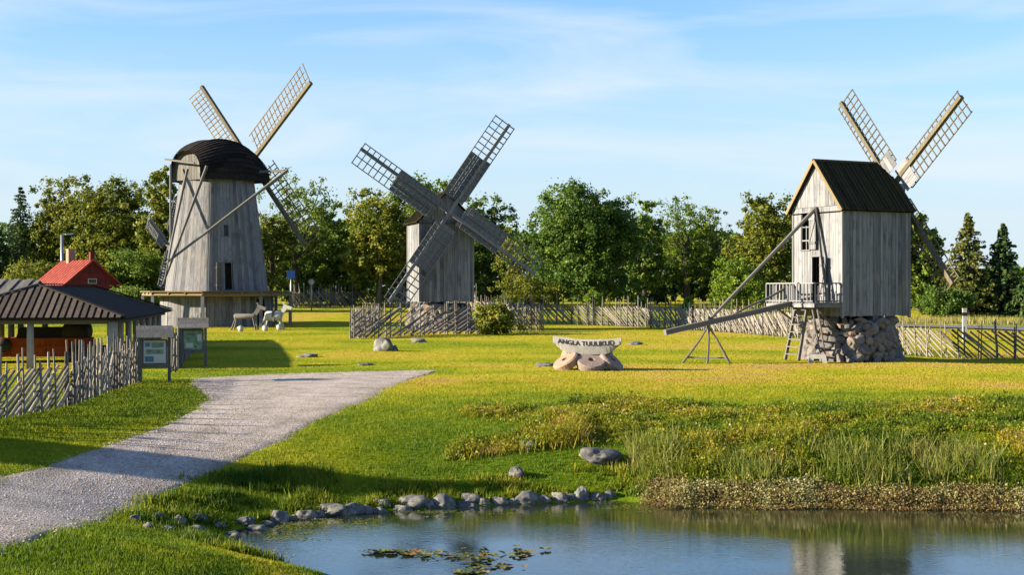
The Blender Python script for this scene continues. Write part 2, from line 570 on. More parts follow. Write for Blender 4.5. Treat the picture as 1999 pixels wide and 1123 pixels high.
# worn, dry grass where people walk, the same for soil and blades (0 green .. 1 dry)
def vnoise(x, y, f, seed):
    r_ = np.random.default_rng(seed)
    g = r_.random((64, 64))
    u, v = x * f + 200.3, y * f + 200.7
    iu, iv = np.floor(u).astype(int), np.floor(v).astype(int)
    fu, fv = u - iu, v - iv
    fu, fv = fu * fu * (3 - 2 * fu), fv * fv * (3 - 2 * fv)
    a = g[iu % 64, iv % 64]; b = g[(iu + 1) % 64, iv % 64]
    c = g[iu % 64, (iv + 1) % 64]; d = g[(iu + 1) % 64, (iv + 1) % 64]
    return (a * (1 - fu) + b * fu) * (1 - fv) + (c * (1 - fu) + d * fu) * fv
def fbm(x, y, f, seed):
    return .5 * vnoise(x, y, f, seed) + .3 * vnoise(x, y, f * 2.3, seed + 1) + .2 * vnoise(x, y, f * 5.1, seed + 2)
def dryness(x, y, s=None):
    if s is None: s = shore_dist(x, y)
    lawn = sst((y - 36) / 10)
    n = fbm(x, y * .8, .22, 5)
    n2 = fbm(x, y, 1.1, 21)
    d = .24 + .24 * lawn + (n - .5) * .60 + (n2 - .5) * .28
    st = fbm(x * .45, y * 1.3, .25, 55)
    d = d + lawn * (st - .5) * 1.0
    d = d - .14 * (1 - sst((s - 5.5) / 3.0)) * sst((x + 4.5) / 3)
    crest = np.exp(-((y - 44.0 - .06 * x) / 4.0) ** 2) * sst((x + 7) / 5) * (1 - sst((x - 12) / 6))
    d = d + .30 * crest * (.4 + 1.1 * n)
    # trodden strip along the near shore of the pond and beside the mill
    d = d + .5 * np.exp(-((s - .9) / .5) ** 2) * (x < -2.6) * (y < 27)
    d = d + .35 * np.exp(-(((x - 13) / 6) ** 2 + ((y - 53.5) / 2.0) ** 2))
    return np.clip(d, 0, 1)

def ground_material():
    m, nt, b, out = new_mat('turf')
    at_ = nd(nt, 'ShaderNodeAttribute', _attribute_name='tint')
    geo = nd(nt, 'ShaderNodeNewGeometry')
    n1 = nd(nt, 'ShaderNodeTexNoise', Scale=7.0, Detail=6.0, Roughness=0.7)
    nt.links.new(geo.outputs['Position'], n1.inputs['Vector'])
    n2 = nd(nt, 'ShaderNodeTexNoise', Scale=0.9, Detail=5.0, Roughness=0.6)
    nt.links.new(geo.outputs['Position'], n2.inputs['Vector'])
    ad = nd(nt, 'ShaderNodeMath', _operation='MULTIPLY_ADD')
    nt.links.new(n1.outputs['Fac'], ad.inputs[0]); ad.inputs[1].default_value = .40
    nt.links.new(at_.outputs['Fac'], ad.inputs[2])
    ad2 = nd(nt, 'ShaderNodeMath', _operation='MULTIPLY_ADD')
    nt.links.new(n2.outputs['Fac'], ad2.inputs[0]); ad2.inputs[1].default_value = .4
    nt.links.new(ad.outputs[0], ad2.inputs[2])
    sb = nd(nt, 'ShaderNodeMath', _operation='SUBTRACT'); sb.inputs[1].default_value = .40
    nt.links.new(ad2.outputs[0], sb.inputs[0])
    col = ramp(nt, sb.outputs[0], [(a_, tuple(x * .80 for x in c_)) for a_, c_ in GRASS_STOPS])
    nt.links.new(col, b.inputs['Base Color'])
    b.inputs['Roughness'].default_value = .95
    b.inputs['Specular IOR Level'].default_value = .05
    add_bump(nt, b, n1.outputs['Fac'], 1.0, .12)
    return m
GRASS_STOPS = [(0.0, (0.095, 0.165, 0.006)), (0.30, (0.215, 0.265, 0.008)), (0.55, (0.345, 0.325, 0.014)), (0.78, (0.420, 0.325, 0.042)), (1.0, (0.40, 0.27, 0.10))]
M['turf'] = ground_material()

def axis(dense0, dense1, step, lo, hi, grow=1.13):
    mid = list(np.arange(dense0, dense1, step))
    a, st = dense0, step
    left = []
    while a > lo:
        st *= grow; a -= st; left.append(a)
    a, st = mid[-1], step
    right = []
    while a < hi:
        st *= grow; a += st; right.append(a)
    return np.array(left[::-1] + mid + right)
gx = axis(-15, 15, .3, -2500, 2500)
gy = axis(12, 48, .3, -900, 4000)
GX, GY = np.meshgrid(gx, gy)
fx, fy = GX.ravel(), GY.ravel()
gz = terrain(fx, fy)
nx, ny = len(gx), len(gy)
idx = np.arange(nx * ny).reshape(ny, nx)
gf = np.stack([idx[:-1, :-1], idx[:-1, 1:], idx[1:, 1:], idx[1:, :-1]], -1).reshape(-1, 4)
ground = np_mesh('ground', np.stack([fx, fy, gz], 1), gf, 'turf', tint=dryness(fx, fy), smooth=True)
tag(ground, kind='structure')

# gravel path
def gravel_material():
    m, nt, b, out = new_mat('gravel')
    geo = nd(nt, 'ShaderNodeNewGeometry')
    v = nd(nt, 'ShaderNodeTexVoronoi', Scale=26.0)
    nt.links.new(geo.outputs['Position'], v.inputs['Vector'])
    n = nd(nt, 'ShaderNodeTexNoise', Scale=1.2, Detail=6.0, Roughness=.65)
    nt.links.new(geo.outputs['Position'], n.inputs['Vector'])
    n3 = nd(nt, 'ShaderNodeTexNoise', Scale=14.0, Detail=4.0, Roughness=.7)
    nt.links.new(geo.outputs['Position'], n3.inputs['Vector'])
    c1 = ramp(nt, v.outputs['Color'], [(0.1, (0.21, 0.183, 0.166)), (0.5, (0.285, 0.25, 0.228)), (0.9, (0.37, 0.335, 0.31))])
    c2 = ramp(nt, n.outputs['Fac'], [(0.3, (0.66, 0.64, 0.60)), (0.5, (0.95, 0.94, 0.93)), (0.7, (1.12, 1.12, 1.12))])
    c = mixc(nt, 1.0, c1, c2, 'MULTIPLY')
    c = mixc(nt, 1.0, c, ramp(nt, n3.outputs['Fac'], [(0.32, 0.6), (0.6, 1.1)]), 'MULTIPLY')
    at_ = nd(nt, 'ShaderNodeAttribute', _attribute_name='tint')
    c = mixc(nt, 1.0, c, ramp(nt, at_.outputs['Fac'], [(0.0, (0.70, 0.66, 0.54)), (0.35, (1.04, 1.02, 0.98)), (0.8, (1.24, 1.23, 1.21))]), 'MULTIPLY')
    nt.links.new(c, b.inputs['Base Color'])
    b.inputs['Roughness'].default_value = .95
    add_bump(nt, b, v.outputs['Distance'], .6, .015)
    return m
M['gravel'] = gravel_material()
tt = np.linspace(0, 1, MP_)
pxy = gl[:, None, :] * (1 - tt)[None, :, None] + gr[:, None, :] * tt[None, :, None]
pxy = pxy.reshape(-1, 2)
pz = terrain(pxy[:, 0], pxy[:, 1]) + .022
edge = np.minimum(tt, 1 - tt)
pz = pz - np.tile(np.where(edge < .01, .03, 0.0), NP_)
idx = np.arange(NP_ * MP_).reshape(NP_, MP_)
pf = np.stack([idx[:-1, :-1], idx[:-1, 1:], idx[1:, 1:], idx[1:, :-1]], -1).reshape(-1, 4)
wear = np.exp(-((tt - .30) / .09) ** 2) + np.exp(-((tt - .68) / .09) ** 2)
wear = .45 + .35 * wear - .45 * np.exp(-(edge / .035) ** 2)
wv = np.tile(wear, NP_) + (fbm(pxy[:, 0], pxy[:, 1], .8, 201) - .5) * .7
path = np_mesh('path', np.column_stack([pxy, pz]), pf, 'gravel', tint=np.clip(wv, 0, 1), smooth=True)
tag(path, kind='structure')

# pond
def water_material():
    m, nt, b, out = new_mat('water')
    geo = nd(nt, 'ShaderNodeNewGeometry')
    mp = nd(nt, 'ShaderNodeMapping', Scale=(1.0, 2.2, 1.0))
    nt.links.new(geo.outputs['Position'], mp.inputs['Vector'])
    n = nd(nt, 'ShaderNodeTexNoise', Scale=5.5, Detail=3.0, Roughness=.6)
    nt.links.new(mp.outputs['Vector'], n.inputs['Vector'])
    n2 = nd(nt, 'ShaderNodeTexNoise', Scale=.35, Detail=2.0)
    nt.links.new(geo.outputs['Position'], n2.inputs['Vector'])
    amt = ramp(nt, n2.outputs['Fac'], [(0.35, 0.15), (0.65, 1.0)])
    hgt = mixc(nt, 1.0, n.outputs['Color'], amt, 'MULTIPLY')
    b.inputs['Base Color'].default_value = (0.010, 0.016, 0.008, 1)
    b.inputs['Roughness'].default_value = .045
    b.inputs['IOR'].default_value = 2.0
    b.inputs['Specular IOR Level'].default_value = .9
    add_bump(nt, b, hgt, .16, .04)
    return m
M['water'] = water_material()
sh_c = SH.mean(0)
sh_big = SH + (SH - sh_c) / np.linalg.norm(SH - sh_c, axis=1, keepdims=True) * .8
pond = mesh_obj('pond_water', [(p[0], p[1], WATER) for p in sh_big][::-1], [tuple(range(len(sh_big)))], 'water')
tag(pond, kind='structure')

# asphalt road behind the right-hand mill
M['asphalt'] = plain('asphalt', (0.16, 0.16, 0.17), .9, .15, 2.0)
def ribbon(name, pts, width, mat, lift, n=60):
    p = resample(pts, n)
    t = np.gradient(p, axis=0); t /= np.linalg.norm(t, axis=1, keepdims=True)
    nn = np.stack([t[:, 1], -t[:, 0]], 1)
    ks = np.linspace(-.5, .5, 7)
    v = (p[:, None, :] + nn[:, None, :] * (ks * width)[None, :, None]).reshape(-1, 2)
    z = terrain(v[:, 0], v[:, 1]) + lift
    i = np.arange(n * 7).reshape(n, 7)
    f = np.stack([i[:-1, :-1], i[:-1, 1:], i[1:, 1:], i[1:, :-1]], -1).reshape(-1, 4)
    return np_mesh(name, np.column_stack([v, z]), f, mat, smooth=True)
ROAD = [(14.0, 104), (18.5, 92), (23, 84), (30, 78.0), (40, 74), (60, 69), (110, 60)]
road = ribbon('road', ROAD, 5.0, 'asphalt', .06)
tag(road, kind='structure')
edge_l = ribbon('edge_line', [(a - .9, b - 1.9) for a, b in ROAD], .14, 'white_paint', .075)
edge_l.parent = road

# ------------------------------------------------------------------ stones
def rock_mesh(seed, mat, sub=4, flat=.75, amp=.34, cuts=0):
    bm = bmesh.new()
    bmesh.ops.create_icosphere(bm, subdivisions=sub, radius=.5)
    r_ = random.Random(seed)
    off = Vector((r_.uniform(-50, 50), r_.uniform(-50, 50), r_.uniform(-50, 50)))
    planes = [(Vector((r_.gauss(0, 1), r_.gauss(0, 1), r_.gauss(0, 1))).normalized(), r_.uniform(.33, .46) if not cuts else r_.uniform(.27, .37)) for _ in range(cuts or 5)]
    for v in bm.verts:
        d = v.co.normalized()
        p = v.co * (1 + amp * (mnoise.noise(d * 1.3 + off)) + amp * .4 * mnoise.noise(d * 3.4 + off) + amp * .22 * mnoise.noise(d * 8 + off))
        for n_, k in planes:
            e = p.dot(n_) - k
            if e > 0: p = p - n_ * e * (.97 if cuts else .7)
        v.co = p
        v.co.z *= flat
    me = bpy.data.meshes.new('rock')
    bm.to_mesh(me); bm.free()
    me.polygons.foreach_set('use_smooth', [not cuts] * len(me.polygons))
    me.materials.append(M[mat])
    return me
BOULDERS = [rock_mesh(i, 'boulder') for i in range(7)]
RUBBLE = [rock_mesh(40 + i, 'stone', 2, .85, .22, 12) for i in range(8)]

def boulder(px, py, wpx, hpx, label, group=None, name='boulder', mi=None, sink=.34):
    """py = the line where it meets the ground"""
    g = ground_at(px, py)
    sc_ = F / g.y
    w, h = wpx / sc_ * (.86 if group else .95), hpx / sc_ * (.70 if group else .9)
    sink = (.42 if px > 530 else .22) if group else sink
    o = bpy.data.objects.new(name, BOULDERS[random.randrange(7) if mi is None else mi])
    hh = h / (1 - sink)
    o.scale = (w * 1.12, w * random.uniform(.7, .95), hh * 1.45)
    o.rotation_euler = (random.uniform(-.12, .12), random.uniform(-.12, .12), random.uniform(-.5, .5))
    o.location = (g.x, g.y + w * .25, g.z + hh * (.5 - sink))
    link(o)
    return tag(o, label, 'rock', group)

def rubble_base(parent, r0, r1, h, stone=.42):
    core = lathe('core', [(r0 - .16, -.3), (r1 - .16, h - .05), (.05, h)], 'mortar', parent, 20)
    rows = max(3, int(h / (stone * .62)))
    for i in range(rows + 1):
        t = (i + .3) / (rows + .6)
        r = r0 + (r1 - r0) * t
        n = int(2 * math.pi * r / (stone * .9))
        for k in range(n):
            a = 2 * math.pi * (k + .5 * (i % 2) + random.uniform(-.2, .2)) / n
            s = stone * random.choice((.7, .9, 1.05, 1.25, 1.5)) * random.uniform(.9, 1.1) * 1.12
            o = bpy.data.objects.new('stone', random.choice(RUBBLE))
            o.scale = (s * 1.25, s * 1.0, s * random.uniform(.85, 1.25))
            o.rotation_euler = (random.uniform(-.6, .6), random.uniform(-3, 3), a + math.pi / 2 + random.uniform(-.4, .4))
            o.location = ((r - .10 - .16 * s) * math.cos(a), (r - .10 - .16 * s) * math.sin(a), h * t + random.uniform(-.08, .08))
            link(o, core)
    return core

# ------------------------------------------------------------------ windmill parts
def sails(root, hub, Rr, ang0, wide, narrow, sgn, ncross, boardfrac=0.0, r_in=.9, nlong=1, stock=.16, lat=.045, mat='lattice_wood', bmat='sail_wood', smat='lattice_wood', one_sided=False, wboards=3, skew=0.0):
    """four sails in the local X-Z plane at hub; ang0 in degrees"""
    hub = Vector(hub)
    Y = Vector((0, 1, 0))
    for k in range(4):
        a = R(ang0 + 90 * k)
        e = Vector((math.cos(a), 0, math.sin(a)))
        s = Vector((-math.sin(a), 0, math.cos(a))) * sgn
        o_ = hub + Y * (.10 if k % 2 else -.10)
        st = solid_bar('sail', o_ - e * .1, o_ + e * Rr, stock, stock * 1.1, smat, root, side=s)
        lo_ = o_ + Y * .02
        nw = 0 if one_sided else narrow
        for i in range(ncross):
            r = r_in + (Rr - .06 - r_in) * (i + .0) / (ncross - 1)
            bar('lattice_bar', lo_ + e * r - s * nw, lo_ + e * (r + skew) + s * wide, lat, lat, mat, st, side=e)
        for j in range(nlong + 1):
            w_ = wide * (j + 1) / (nlong + 1)
            bar('lattice_bar', lo_ + e * r_in + s * w_ + Y * lat * .9, lo_ + e * (Rr - .02) + s * w_ + Y * lat * .9, lat * .9, lat * .9, mat, st, side=s)
        if not one_sided:
            bar('lattice_bar', lo_ + e * r_in - s * narrow + Y * lat * .9, lo_ + e * (Rr - .02) - s * narrow + Y * lat * .9, lat * .9, lat * .9, mat, st, side=s)
        if boardfrac > 0:
            r1 = Rr * boardfrac
            r0 = r_in * .75
            for j in range(wboards):
                w0, w1 = .05 + (wide - .05) * j / wboards, .05 + (wide - .05) * (j + 1) / wboards - .012
                c_ = (w0 + w1) / 2
                bar('sail_board', lo_ + e * r0 + s * c_ - Y * .06, lo_ + e * (r1 + random.uniform(-.06, .06)) + s * c_ - Y * .06, w1 - w0, .022, bmat, st, side=s)
            c_ = -(.05 + narrow) / 2
            bar('sail_board', lo_ + e * r0 + s * c_ - Y * .06, lo_ + e * (r1 + random.uniform(-.1, .1)) + s * c_ - Y * .06, narrow - .05, .022, bmat, st, side=s)

def mill_body(root, w, L, z0, z1, zr, mat='mill_wood', roofmat='roof_wood', nside=20, ngab=17, tail_open=(), half_hip=0.0, roof_over=.22, nroof=20):
    """box body with boards; +Y sail end, -Y tail end"""
    hw, hl = w / 2, L / 2
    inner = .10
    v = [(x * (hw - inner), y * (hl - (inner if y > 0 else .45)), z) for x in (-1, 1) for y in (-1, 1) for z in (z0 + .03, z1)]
    mesh_obj('dark_liner', v, CUBE_F, 'interior', root)  # added near-black box: blocks light between planks, makes the openings dark
    rise = zr - z1
    gtop = lambda u: (z1 - z0 + rise * (1 - abs(2 * u - 1))) / (zr - z0)
    # tail gable (seen from -Y: left is -X)
    lower_top = lambda u: 1.0
    boards(root, (-hw, -hl, z0), (hw, -hl, z0), (hw, -hl, z1), (-hw, -hl, z1), ngab, mat, openings=tail_open, ragged=.012)
    tri = lambda u: max(.02, 1 - abs(2 * u - 1))
    boards(root, (-hw, -hl - .03, z1 - .06), (hw, -hl - .03, z1 - .06), (hw, -hl - .03, zr - .08), (-hw, -hl - .03, zr - .08), ngab, mat, top=tri, name='gable_plank')
    boards(root, (hw, hl, z0), (-hw, hl, z0), (-hw, hl, z1), (hw, hl, z1), ngab, mat, ragged=.012)
    cut = 1 - half_hip
    trih = lambda u: min(cut, tri(u)) if half_hip else tri(u)
    boards(root, (hw, hl + .03, z1 - .06), (-hw, hl + .03, z1 - .06), (-hw, hl + .03, zr - .08), (hw, hl + .03, zr - .08), ngab, mat, top=trih, name='gable_plank')
    boards(root, (hw, -hl, z0), (hw, hl, z0), (hw, hl, z1), (hw, -hl, z1), nside, mat, ragged=.012)
    boards(root, (-hw, hl, z0), (-hw, -hl, z0), (-hw, -hl, z1), (-hw, hl, z1), nside, mat, ragged=.012)
    # corner posts run a little lower
    for sx in (-1, 1):
        for sy in (-1, 1):
            bar('corner_board', (sx * (hw + .02), sy * (hl + .02), z0 - .10), (sx * (hw + .02), sy * (hl + .02), z1), .09, .09, mat, root)
    # roof
    ro, re = roof_over, .24
    y0, y1 = -hl - ro, hl + ro
    ez = z1 - re * rise / hw * .9
    ex = hw + re * .9
    roof = mesh_obj('roof', [(-ex + .05, y0 + .04, ez - .03), (ex - .05, y0 + .04, ez - .03), (0, y0 + .04, zr - .05), (-ex + .05, y1 - .04, ez - .03), (ex - .05, y1 - .04, ez - .03), (0, y1 - .04 - half_hip * 1.3, zr - .05)],
                    [(0, 3, 4, 1), (1, 4, 5, 2), (2, 5, 3, 0)], 'interior', root)
    hipL = half_hip * 1.3
    for sx in (1, -1):
        n = nroof
        step = (y1 - y0) / n
        for i in range(n):
            ya, yb = y0 + i * step + .006, y0 + (i + 1) * step - .006
            def topf(y):
                if half_hip <= 0: return 1.0
                over = (y - (y1 - hipL)) / hipL
                return 1.0 if over <= 0 else 1 - half_hip * over
            P = lambda y, t: Vector((sx * ex * (1 - t), y, ez + (zr - ez) * t))
            dz = random.uniform(0, .014)
            a, b, c, d = P(ya, -.012 * random.random()), P(yb, -.012 * random.random()), P(yb, topf(yb)), P(ya, topf(ya))
            if sx < 0: a, b, c, d = b, a, d, c
            up = Vector((0, 0, dz + .01))
            board('roof_board', a + up, b + up, c + up, d + up, .028, roofmat, roof)
            if i % 1 == 0 and i > 0:
                yy = y0 + i * step
                t_ = topf(yy + .03)
                bar('batten', P(yy, 0) + Vector((sx * .02, 0, .055)), P(yy, t_) + Vector((sx * .02, 0, .055)), .045, .05, roofmat, roof, side=(0, 1, 0))
    if half_hip > 0:
        # hip panel over the sail end
        tt_ = 1 - half_hip
        q = [Vector((-ex * half_hip, y1 + .02, ez + (zr - ez) * tt_)), Vector((ex * half_hip, y1 + .02, ez + (zr - ez) * tt_)), Vector((0, y1 - hipL, zr + .02))]
        n_ = 8
        for i in range(n_):
            ta, tb = i / n_ + .004, (i + 1) / n_ - .004
            if ta < .5 < tb: tb = .5
            f0, f1 = 1 - abs(2 * ta - 1), 1 - abs(2 * tb - 1)
            e0, e1 = q[1].lerp(q[0], ta), q[1].lerp(q[0], tb)
            # rafters run from the lower edge towards the hips
            h0 = Vector((e0.x, e0.y - hipL * f0, e0.z + (q[2].z - e0.z) * f0)); h1 = Vector((e1.x, e1.y - hipL * f1, e1.z + (q[2].z - e1.z) * f1))
            board('roof_board', e0, e1, h1, h0, .028, roofmat, roof)
    bar('ridge_board', (.06, y0 - .02, zr + .015), (.06, y1 - hipL, zr + .015), .14, .035, roofmat, roof, side=(1, 0, -.8))
    bar('ridge_board', (-.06, y0 - .02, zr + .02), (-.06, y1 - hipL, zr + .02), .14, .035, roofmat, roof, side=(1, 0, .8))
    # barge boards on the tail gable
    for sx in (1, -1):
        bar('barge_board', (sx * (ex + .02), y0 - .025, ez - .02), (sx * .02, y0 - .025, zr + .0), .13, .03, 'warm_wood', roof, side=(0, 0, 1))
    return roof

def frame_opening(root, w, L, z0, z1, op, mat='mill_wood'):
    """trim round an opening of the tail gable; op=(u0,u1,v0,v1)"""
    u0, u1, v0, v1 = op
    x0, x1 = -w / 2 + u0 * w, -w / 2 + u1 * w
    za, zb = z0 + v0 * (z1 - z0), z0 + v1 * (z1 - z0)
    y = -L / 2 - .045
    for (a, b) in (((x0 - .03, za), (x0 - .03, zb)), ((x1 + .03, za), (x1 + .03, zb)), ((x0 - .07, zb + .03), (x1 + .07, zb + .03)), ((x0 - .07, za - .03), (x1 + .07, za - .03))):
        bar('trim', (a[0], y, a[1]), (b[0], y, b[1]), .07, .035, mat, root, side=(0, 1, 0) if a[0] != b[0] else (1, 0, 0))

def leaf_door(name, root, hinge, out_dir, width, za, zb, mat='mill_wood', n=4):
    """door leaf standing open: hinge (x,y), out_dir unit (x,y)"""
    hx, hy = hinge
    ox, oy = out_dir
    core = mesh_obj(name, [(hx, hy, za), (hx + ox * width, hy + oy * width, za), (hx + ox * width, hy + oy * width, zb), (hx, hy, zb)], [(0, 1, 2, 3)], mat, root)
    side = Vector((ox, oy, 0))
    for i in range(n):
        c_ = (i + .5) / n * width
        bar('door_plank', (hx + ox * c_, hy + oy * c_, za), (hx + ox * c_, hy + oy * c_, zb), width / n - .008, .03, mat, core, side=side)
    nn = Vector((-oy, ox, 0)) * .035
    for z in (za + .18 * (zb - za), zb - .18 * (zb - za)):
        for s_ in (1, -1):
            bar('ledge', Vector((hx, hy, z)) + nn * s_, Vector((hx + ox * width, hy + oy * width, z)) + nn * s_, .09, .025, mat, core, side=(0, 0, 1))
    bar('brace', Vector((hx, hy, za + .18 * (zb - za))) - nn, Vector((hx + ox * width, hy + oy * width, zb - .18 * (zb - za))) - nn, .07, .02, mat, core, side=(0, 0, 1))
    return core

# ------------------------------------------------------------------ right-hand post mill
def right_mill():
    g = on_ground(1661, 58.0)
    g.z = .18
    az = 63.0
    root = thing('post_windmill', 'grey boarded post mill on rubble base, with balcony, tail pole and dark roof', 'windmill', g, az, 'windmills')
    w, L = 3.0, 3.4
    z0, z1, zr = 2.0 - g.z, 6.42 - g.z, 8.22 - g.z
    win = (.17, .34, .60, .935)
    door = (.40, .56, .105, .53)
    mill_body(root, w, L, z0, z1, zr, tail_open=(win, door), half_hip=.42)
    frame_opening(root, w, L, z0, z1, win)
    frame_opening(root, w, L, z0, z1, door)
    H_ = z1 - z0
    x_ = lambda u: -w / 2 + u * w
    leaf_door('shutter', root, (x_(win[1]) + .05, -L / 2 - .07), (.985, -.17), .50, z0 + win[2] * H_, z0 + win[3] * H_)
    leaf_door('door', root, (x_(door[1]) + .05, -L / 2 - .07), (.96, -.28), .55, z0 + door[2] * H_, z0 + door[3] * H_)
    # window bars
    for t in (.25, .62):
        zz = z0 + (win[2] + (win[3] - win[2]) * t) * H_
        bar('window_bar', (x_(win[0]), -L / 2 - .01, zz), (x_(win[1]), -L / 2 - .01, zz), .05, .03, 'mill_wood', root, side=(0, 0, 1))
    bar('window_bar', (x_(.27), -L / 2 - .012, z0 + win[2] * H_), (x_(.27), -L / 2 - .012, z0 + .82 * H_), .04, .03, 'mill_wood', root, side=(1, 0, 0))
    # trestle and post
    core = rubble_base(root, 2.12, 1.72, 1.62)
    bar('sole_beam', (-1.5, 0, 1.68), (1.5, 0, 1.68), .3, .26, 'pole_wood', root, side=(0, 1, 0))
    bar('sole_beam', (0, -1.6, 1.70), (0, 1.6, 1.70), .3, .26, 'pole_wood', root, side=(1, 0, 0))
    lathe('main_post', [(.33, 1.4), (.30, z0 + .3)], 'pole_wood', root, 14)
    # windshaft and sails
    hub = Vector((0, L / 2 + .52, 7.22 - g.z))
    lathe('windshaft', [(.17, 0), (.17, 1.15), (.24, 1.15), (.24, 1.55)], 'sail_wood', root, 12, loc=(0, L / 2 - .55, hub.z), rot=(R(-90), 0, 0))
    sails(root, hub, 5.2, 40, .80, .36, -1, 15, boardfrac=.27, r_in=.9, nlong=1, stock=.17, lat=.042, mat='lattice_wood', bmat='mill_wood')
    # balcony
    dz = 2.50 - g.z
    yb0, yb1 = -L / 2 - 1.35, -L / 2 - .06
    deck = solid_bar('balcony_deck', (-w / 2 - .05, yb0, dz - .10), (-w / 2 - .05, yb1, dz - .10), .10, .14, 'mill_wood', root, side=(1, 0, 0))
    solid = solid_bar('balcony_beam', (w / 2 - .05, yb0, dz - .10), (w / 2 - .05, yb1, dz - .10), .10, .14, 'mill_wood', root, side=(1, 0, 0))
    solid_bar('balcony_beam', (-w / 2, yb0, dz - .10), (w / 2, yb0, dz - .10), .10, .14, 'mill_wood', root, side=(0, 1, 0))
    n = 8
    for i in range(n):
        y = yb0 + (i + .5) * (yb1 - yb0) / n
        bar('deck_plank', (-w / 2 - .1, y, dz), (w / 2 + .02, y, dz), (yb1 - yb0) / n - .012, .04, 'mill_wood', deck, side=(0, 1, 0))
    rail_h = .78
    # rails: left side, front, right side
    runs = [((-w / 2 - .05, yb1), (-w / 2 - .05, yb0)), ((-w / 2 - .05, yb0), (w / 2 - .05, yb0)), ((w / 2 - .05, yb0), (w / 2 - .05, yb1))]
    for (a, b) in runs:
        d = Vector((b[0] - a[0], b[1] - a[1], 0)); LL = d.length; d /= LL
        bar('hand_rail', (a[0], a[1], dz + rail_h), (b[0], b[1], dz + rail_h), .10, .045, 'mill_wood', deck, side=(d.y, -d.x, 0))
        bar('hand_rail', (a[0], a[1], dz + .08), (b[0], b[1], dz + .08), .06, .04, 'mill_wood', deck, side=(d.y, -d.x, 0))
        m = int(LL / .21)
        for i in range(m + 1):
            t = i / m
            p = Vector((a[0], a[1], 0)).lerp(Vector((b[0], b[1], 0)), t)
            thick = .09 if i in (0, m) else .045
            bar('baluster', (p.x, p.y, dz), (p.x, p.y, dz + rail_h), thick, thick, 'mill_wood', deck)
    # balcony struts down to the body and the ground ladder
    for x in (-w / 2 + .1, w / 2 - .2):
        bar('strut', (x, yb0 + .25, dz - .15), (x * .7, -L / 2 + .15, dz - 1.15), .08, .08, 'pole_wood', root)
    for dx in (-.35, .35):
        bar('ladder_rail', (.25 + dx, yb0 + .35, dz - .1), (.25 + dx * 1.2, yb0 - .15, .05), .07, .12, 'pole_wood', root, side=(1, 0, 0))
    for i in range(7):
        t = (i + .6) / 7.4
        bar('ladder_rung', (.25 - .36 - .05 * t, yb0 + .35 - .5 * t, (dz - .1) * (1 - t) + .05 * t), (.25 + .36 + .05 * t, yb0 + .35 - .5 * t, (dz - .1) * (1 - t) + .05 * t), .16, .04, 'pole_wood', root, side=(0, 1, 0))
    for dx in (1.05, 1.35):
        pole('prop', (dx, yb0 + .2, dz - .1), (dx + .1, yb0 + .1 + (.5 if dx > 1 else -.4), .05), .09, 'pole_wood', root, 1)
    # tail pole with its props
    P = lambda t, z, x=0: Vector((x, -t, z - g.z))
    bar('tail_pole', P(1.3, 2.78), P(9.0, 1.40), .17, .20, 'pole_wood', root, side=(1, 0, 0))
    pole('tail_brace', P(1.78, 6.32), P(7.05, 1.78), .17, 'pole_wood', root, -1)
    pole('tail_brace', P(2.9, 3.1, -.5), P(6.0, 1.98, 0), .10, 'pole_wood', root, 2)
    pole('hanging_pole', P(1.84, 6.30, .05), P(2.0, 2.5, .95), .10, 'pole_wood', root, 1)
    bar('peg', P(7.02, 1.35), P(7.02, 2.0), .09, .09, 'pole_wood', root)
    gt = lambda x, t: 0.0
    a = P(7.02, 1.62)
    for (fx_, ft) in ((-.95, 7.6), (.35, 6.25), (-.1, 7.0)):
        wp = root.matrix_basis @ Vector((fx_, -ft, 0))
        zz = tz(wp.x, wp.y) - g.z - .03
        pole('prop', Vector((fx_, -ft, zz)), a, .10, 'pole_wood', root, 1)
    wpz = tz(*(root.matrix_basis @ Vector((-.3, -7, 0)))[:2]) - g.z
    pole('prop', Vector((-.80, -7.45, wpz + .22)), Vector((.30, -6.3, wpz + .22)), .07, 'pole_wood', root, 0)
    return root
mill_r = right_mill()

# ------------------------------------------------------------------ middle post mill
def middle_mill():
    g = on_ground(859, 80.0) * 1.1
    g.z = .48
    az = 164.0
    root = thing('post_windmill', 'grey post mill facing the viewer with half-boarded sails, behind a slanted pole fence', 'windmill', g, az, 'windmills')
    w, L = 3.0, 3.1
    z0, z1, zr = 2.38 - g.z, 6.95 - g.z, 8.45 - g.z
    mill_body(root, w, L, z0, z1, zr, nside=16, ngab=18, nroof=14)
    rubble_base(root, 2.05, 1.7, 1.6)
    bar('sole_beam', (-1.5, 0, 1.66), (1.5, 0, 1.66), .3, .3, 'pole_wood', root, side=(0, 1, 0))
    bar('sole_beam', (0, -1.6, 1.68), (0, 1.6, 1.68), .3, .3, 'pole_wood', root, side=(1, 0, 0))
    lathe('main_post', [(.33, 1.4), (.30, z0 + .3)], 'pole_wood', root, 14)
    hub = Vector((0, L / 2 + .72, 7.28 - g.z))
    lathe('windshaft', [(.15, 0), (.15, 1.0), (.17, 1.0), (.17, 1.48)], 'sail_wood', root, 4, smooth=False, loc=(0, L / 2 - .5, hub.z), rot=(R(-90), 0, 0))
    # seen from the front local +X is on the viewer's left
    sails(root, hub, 5.95, 34.5, .92, .36, -1, 0 + 15, boardfrac=.58, r_in=.95, nlong=1, stock=.17, lat=.055, mat='sail_wood', bmat='sail_wood', smat='sail_wood')
    root.location.z = .228
    root.scale = (1.1, 1.1, 1.1)
    return root
mill_m = middle_mill()

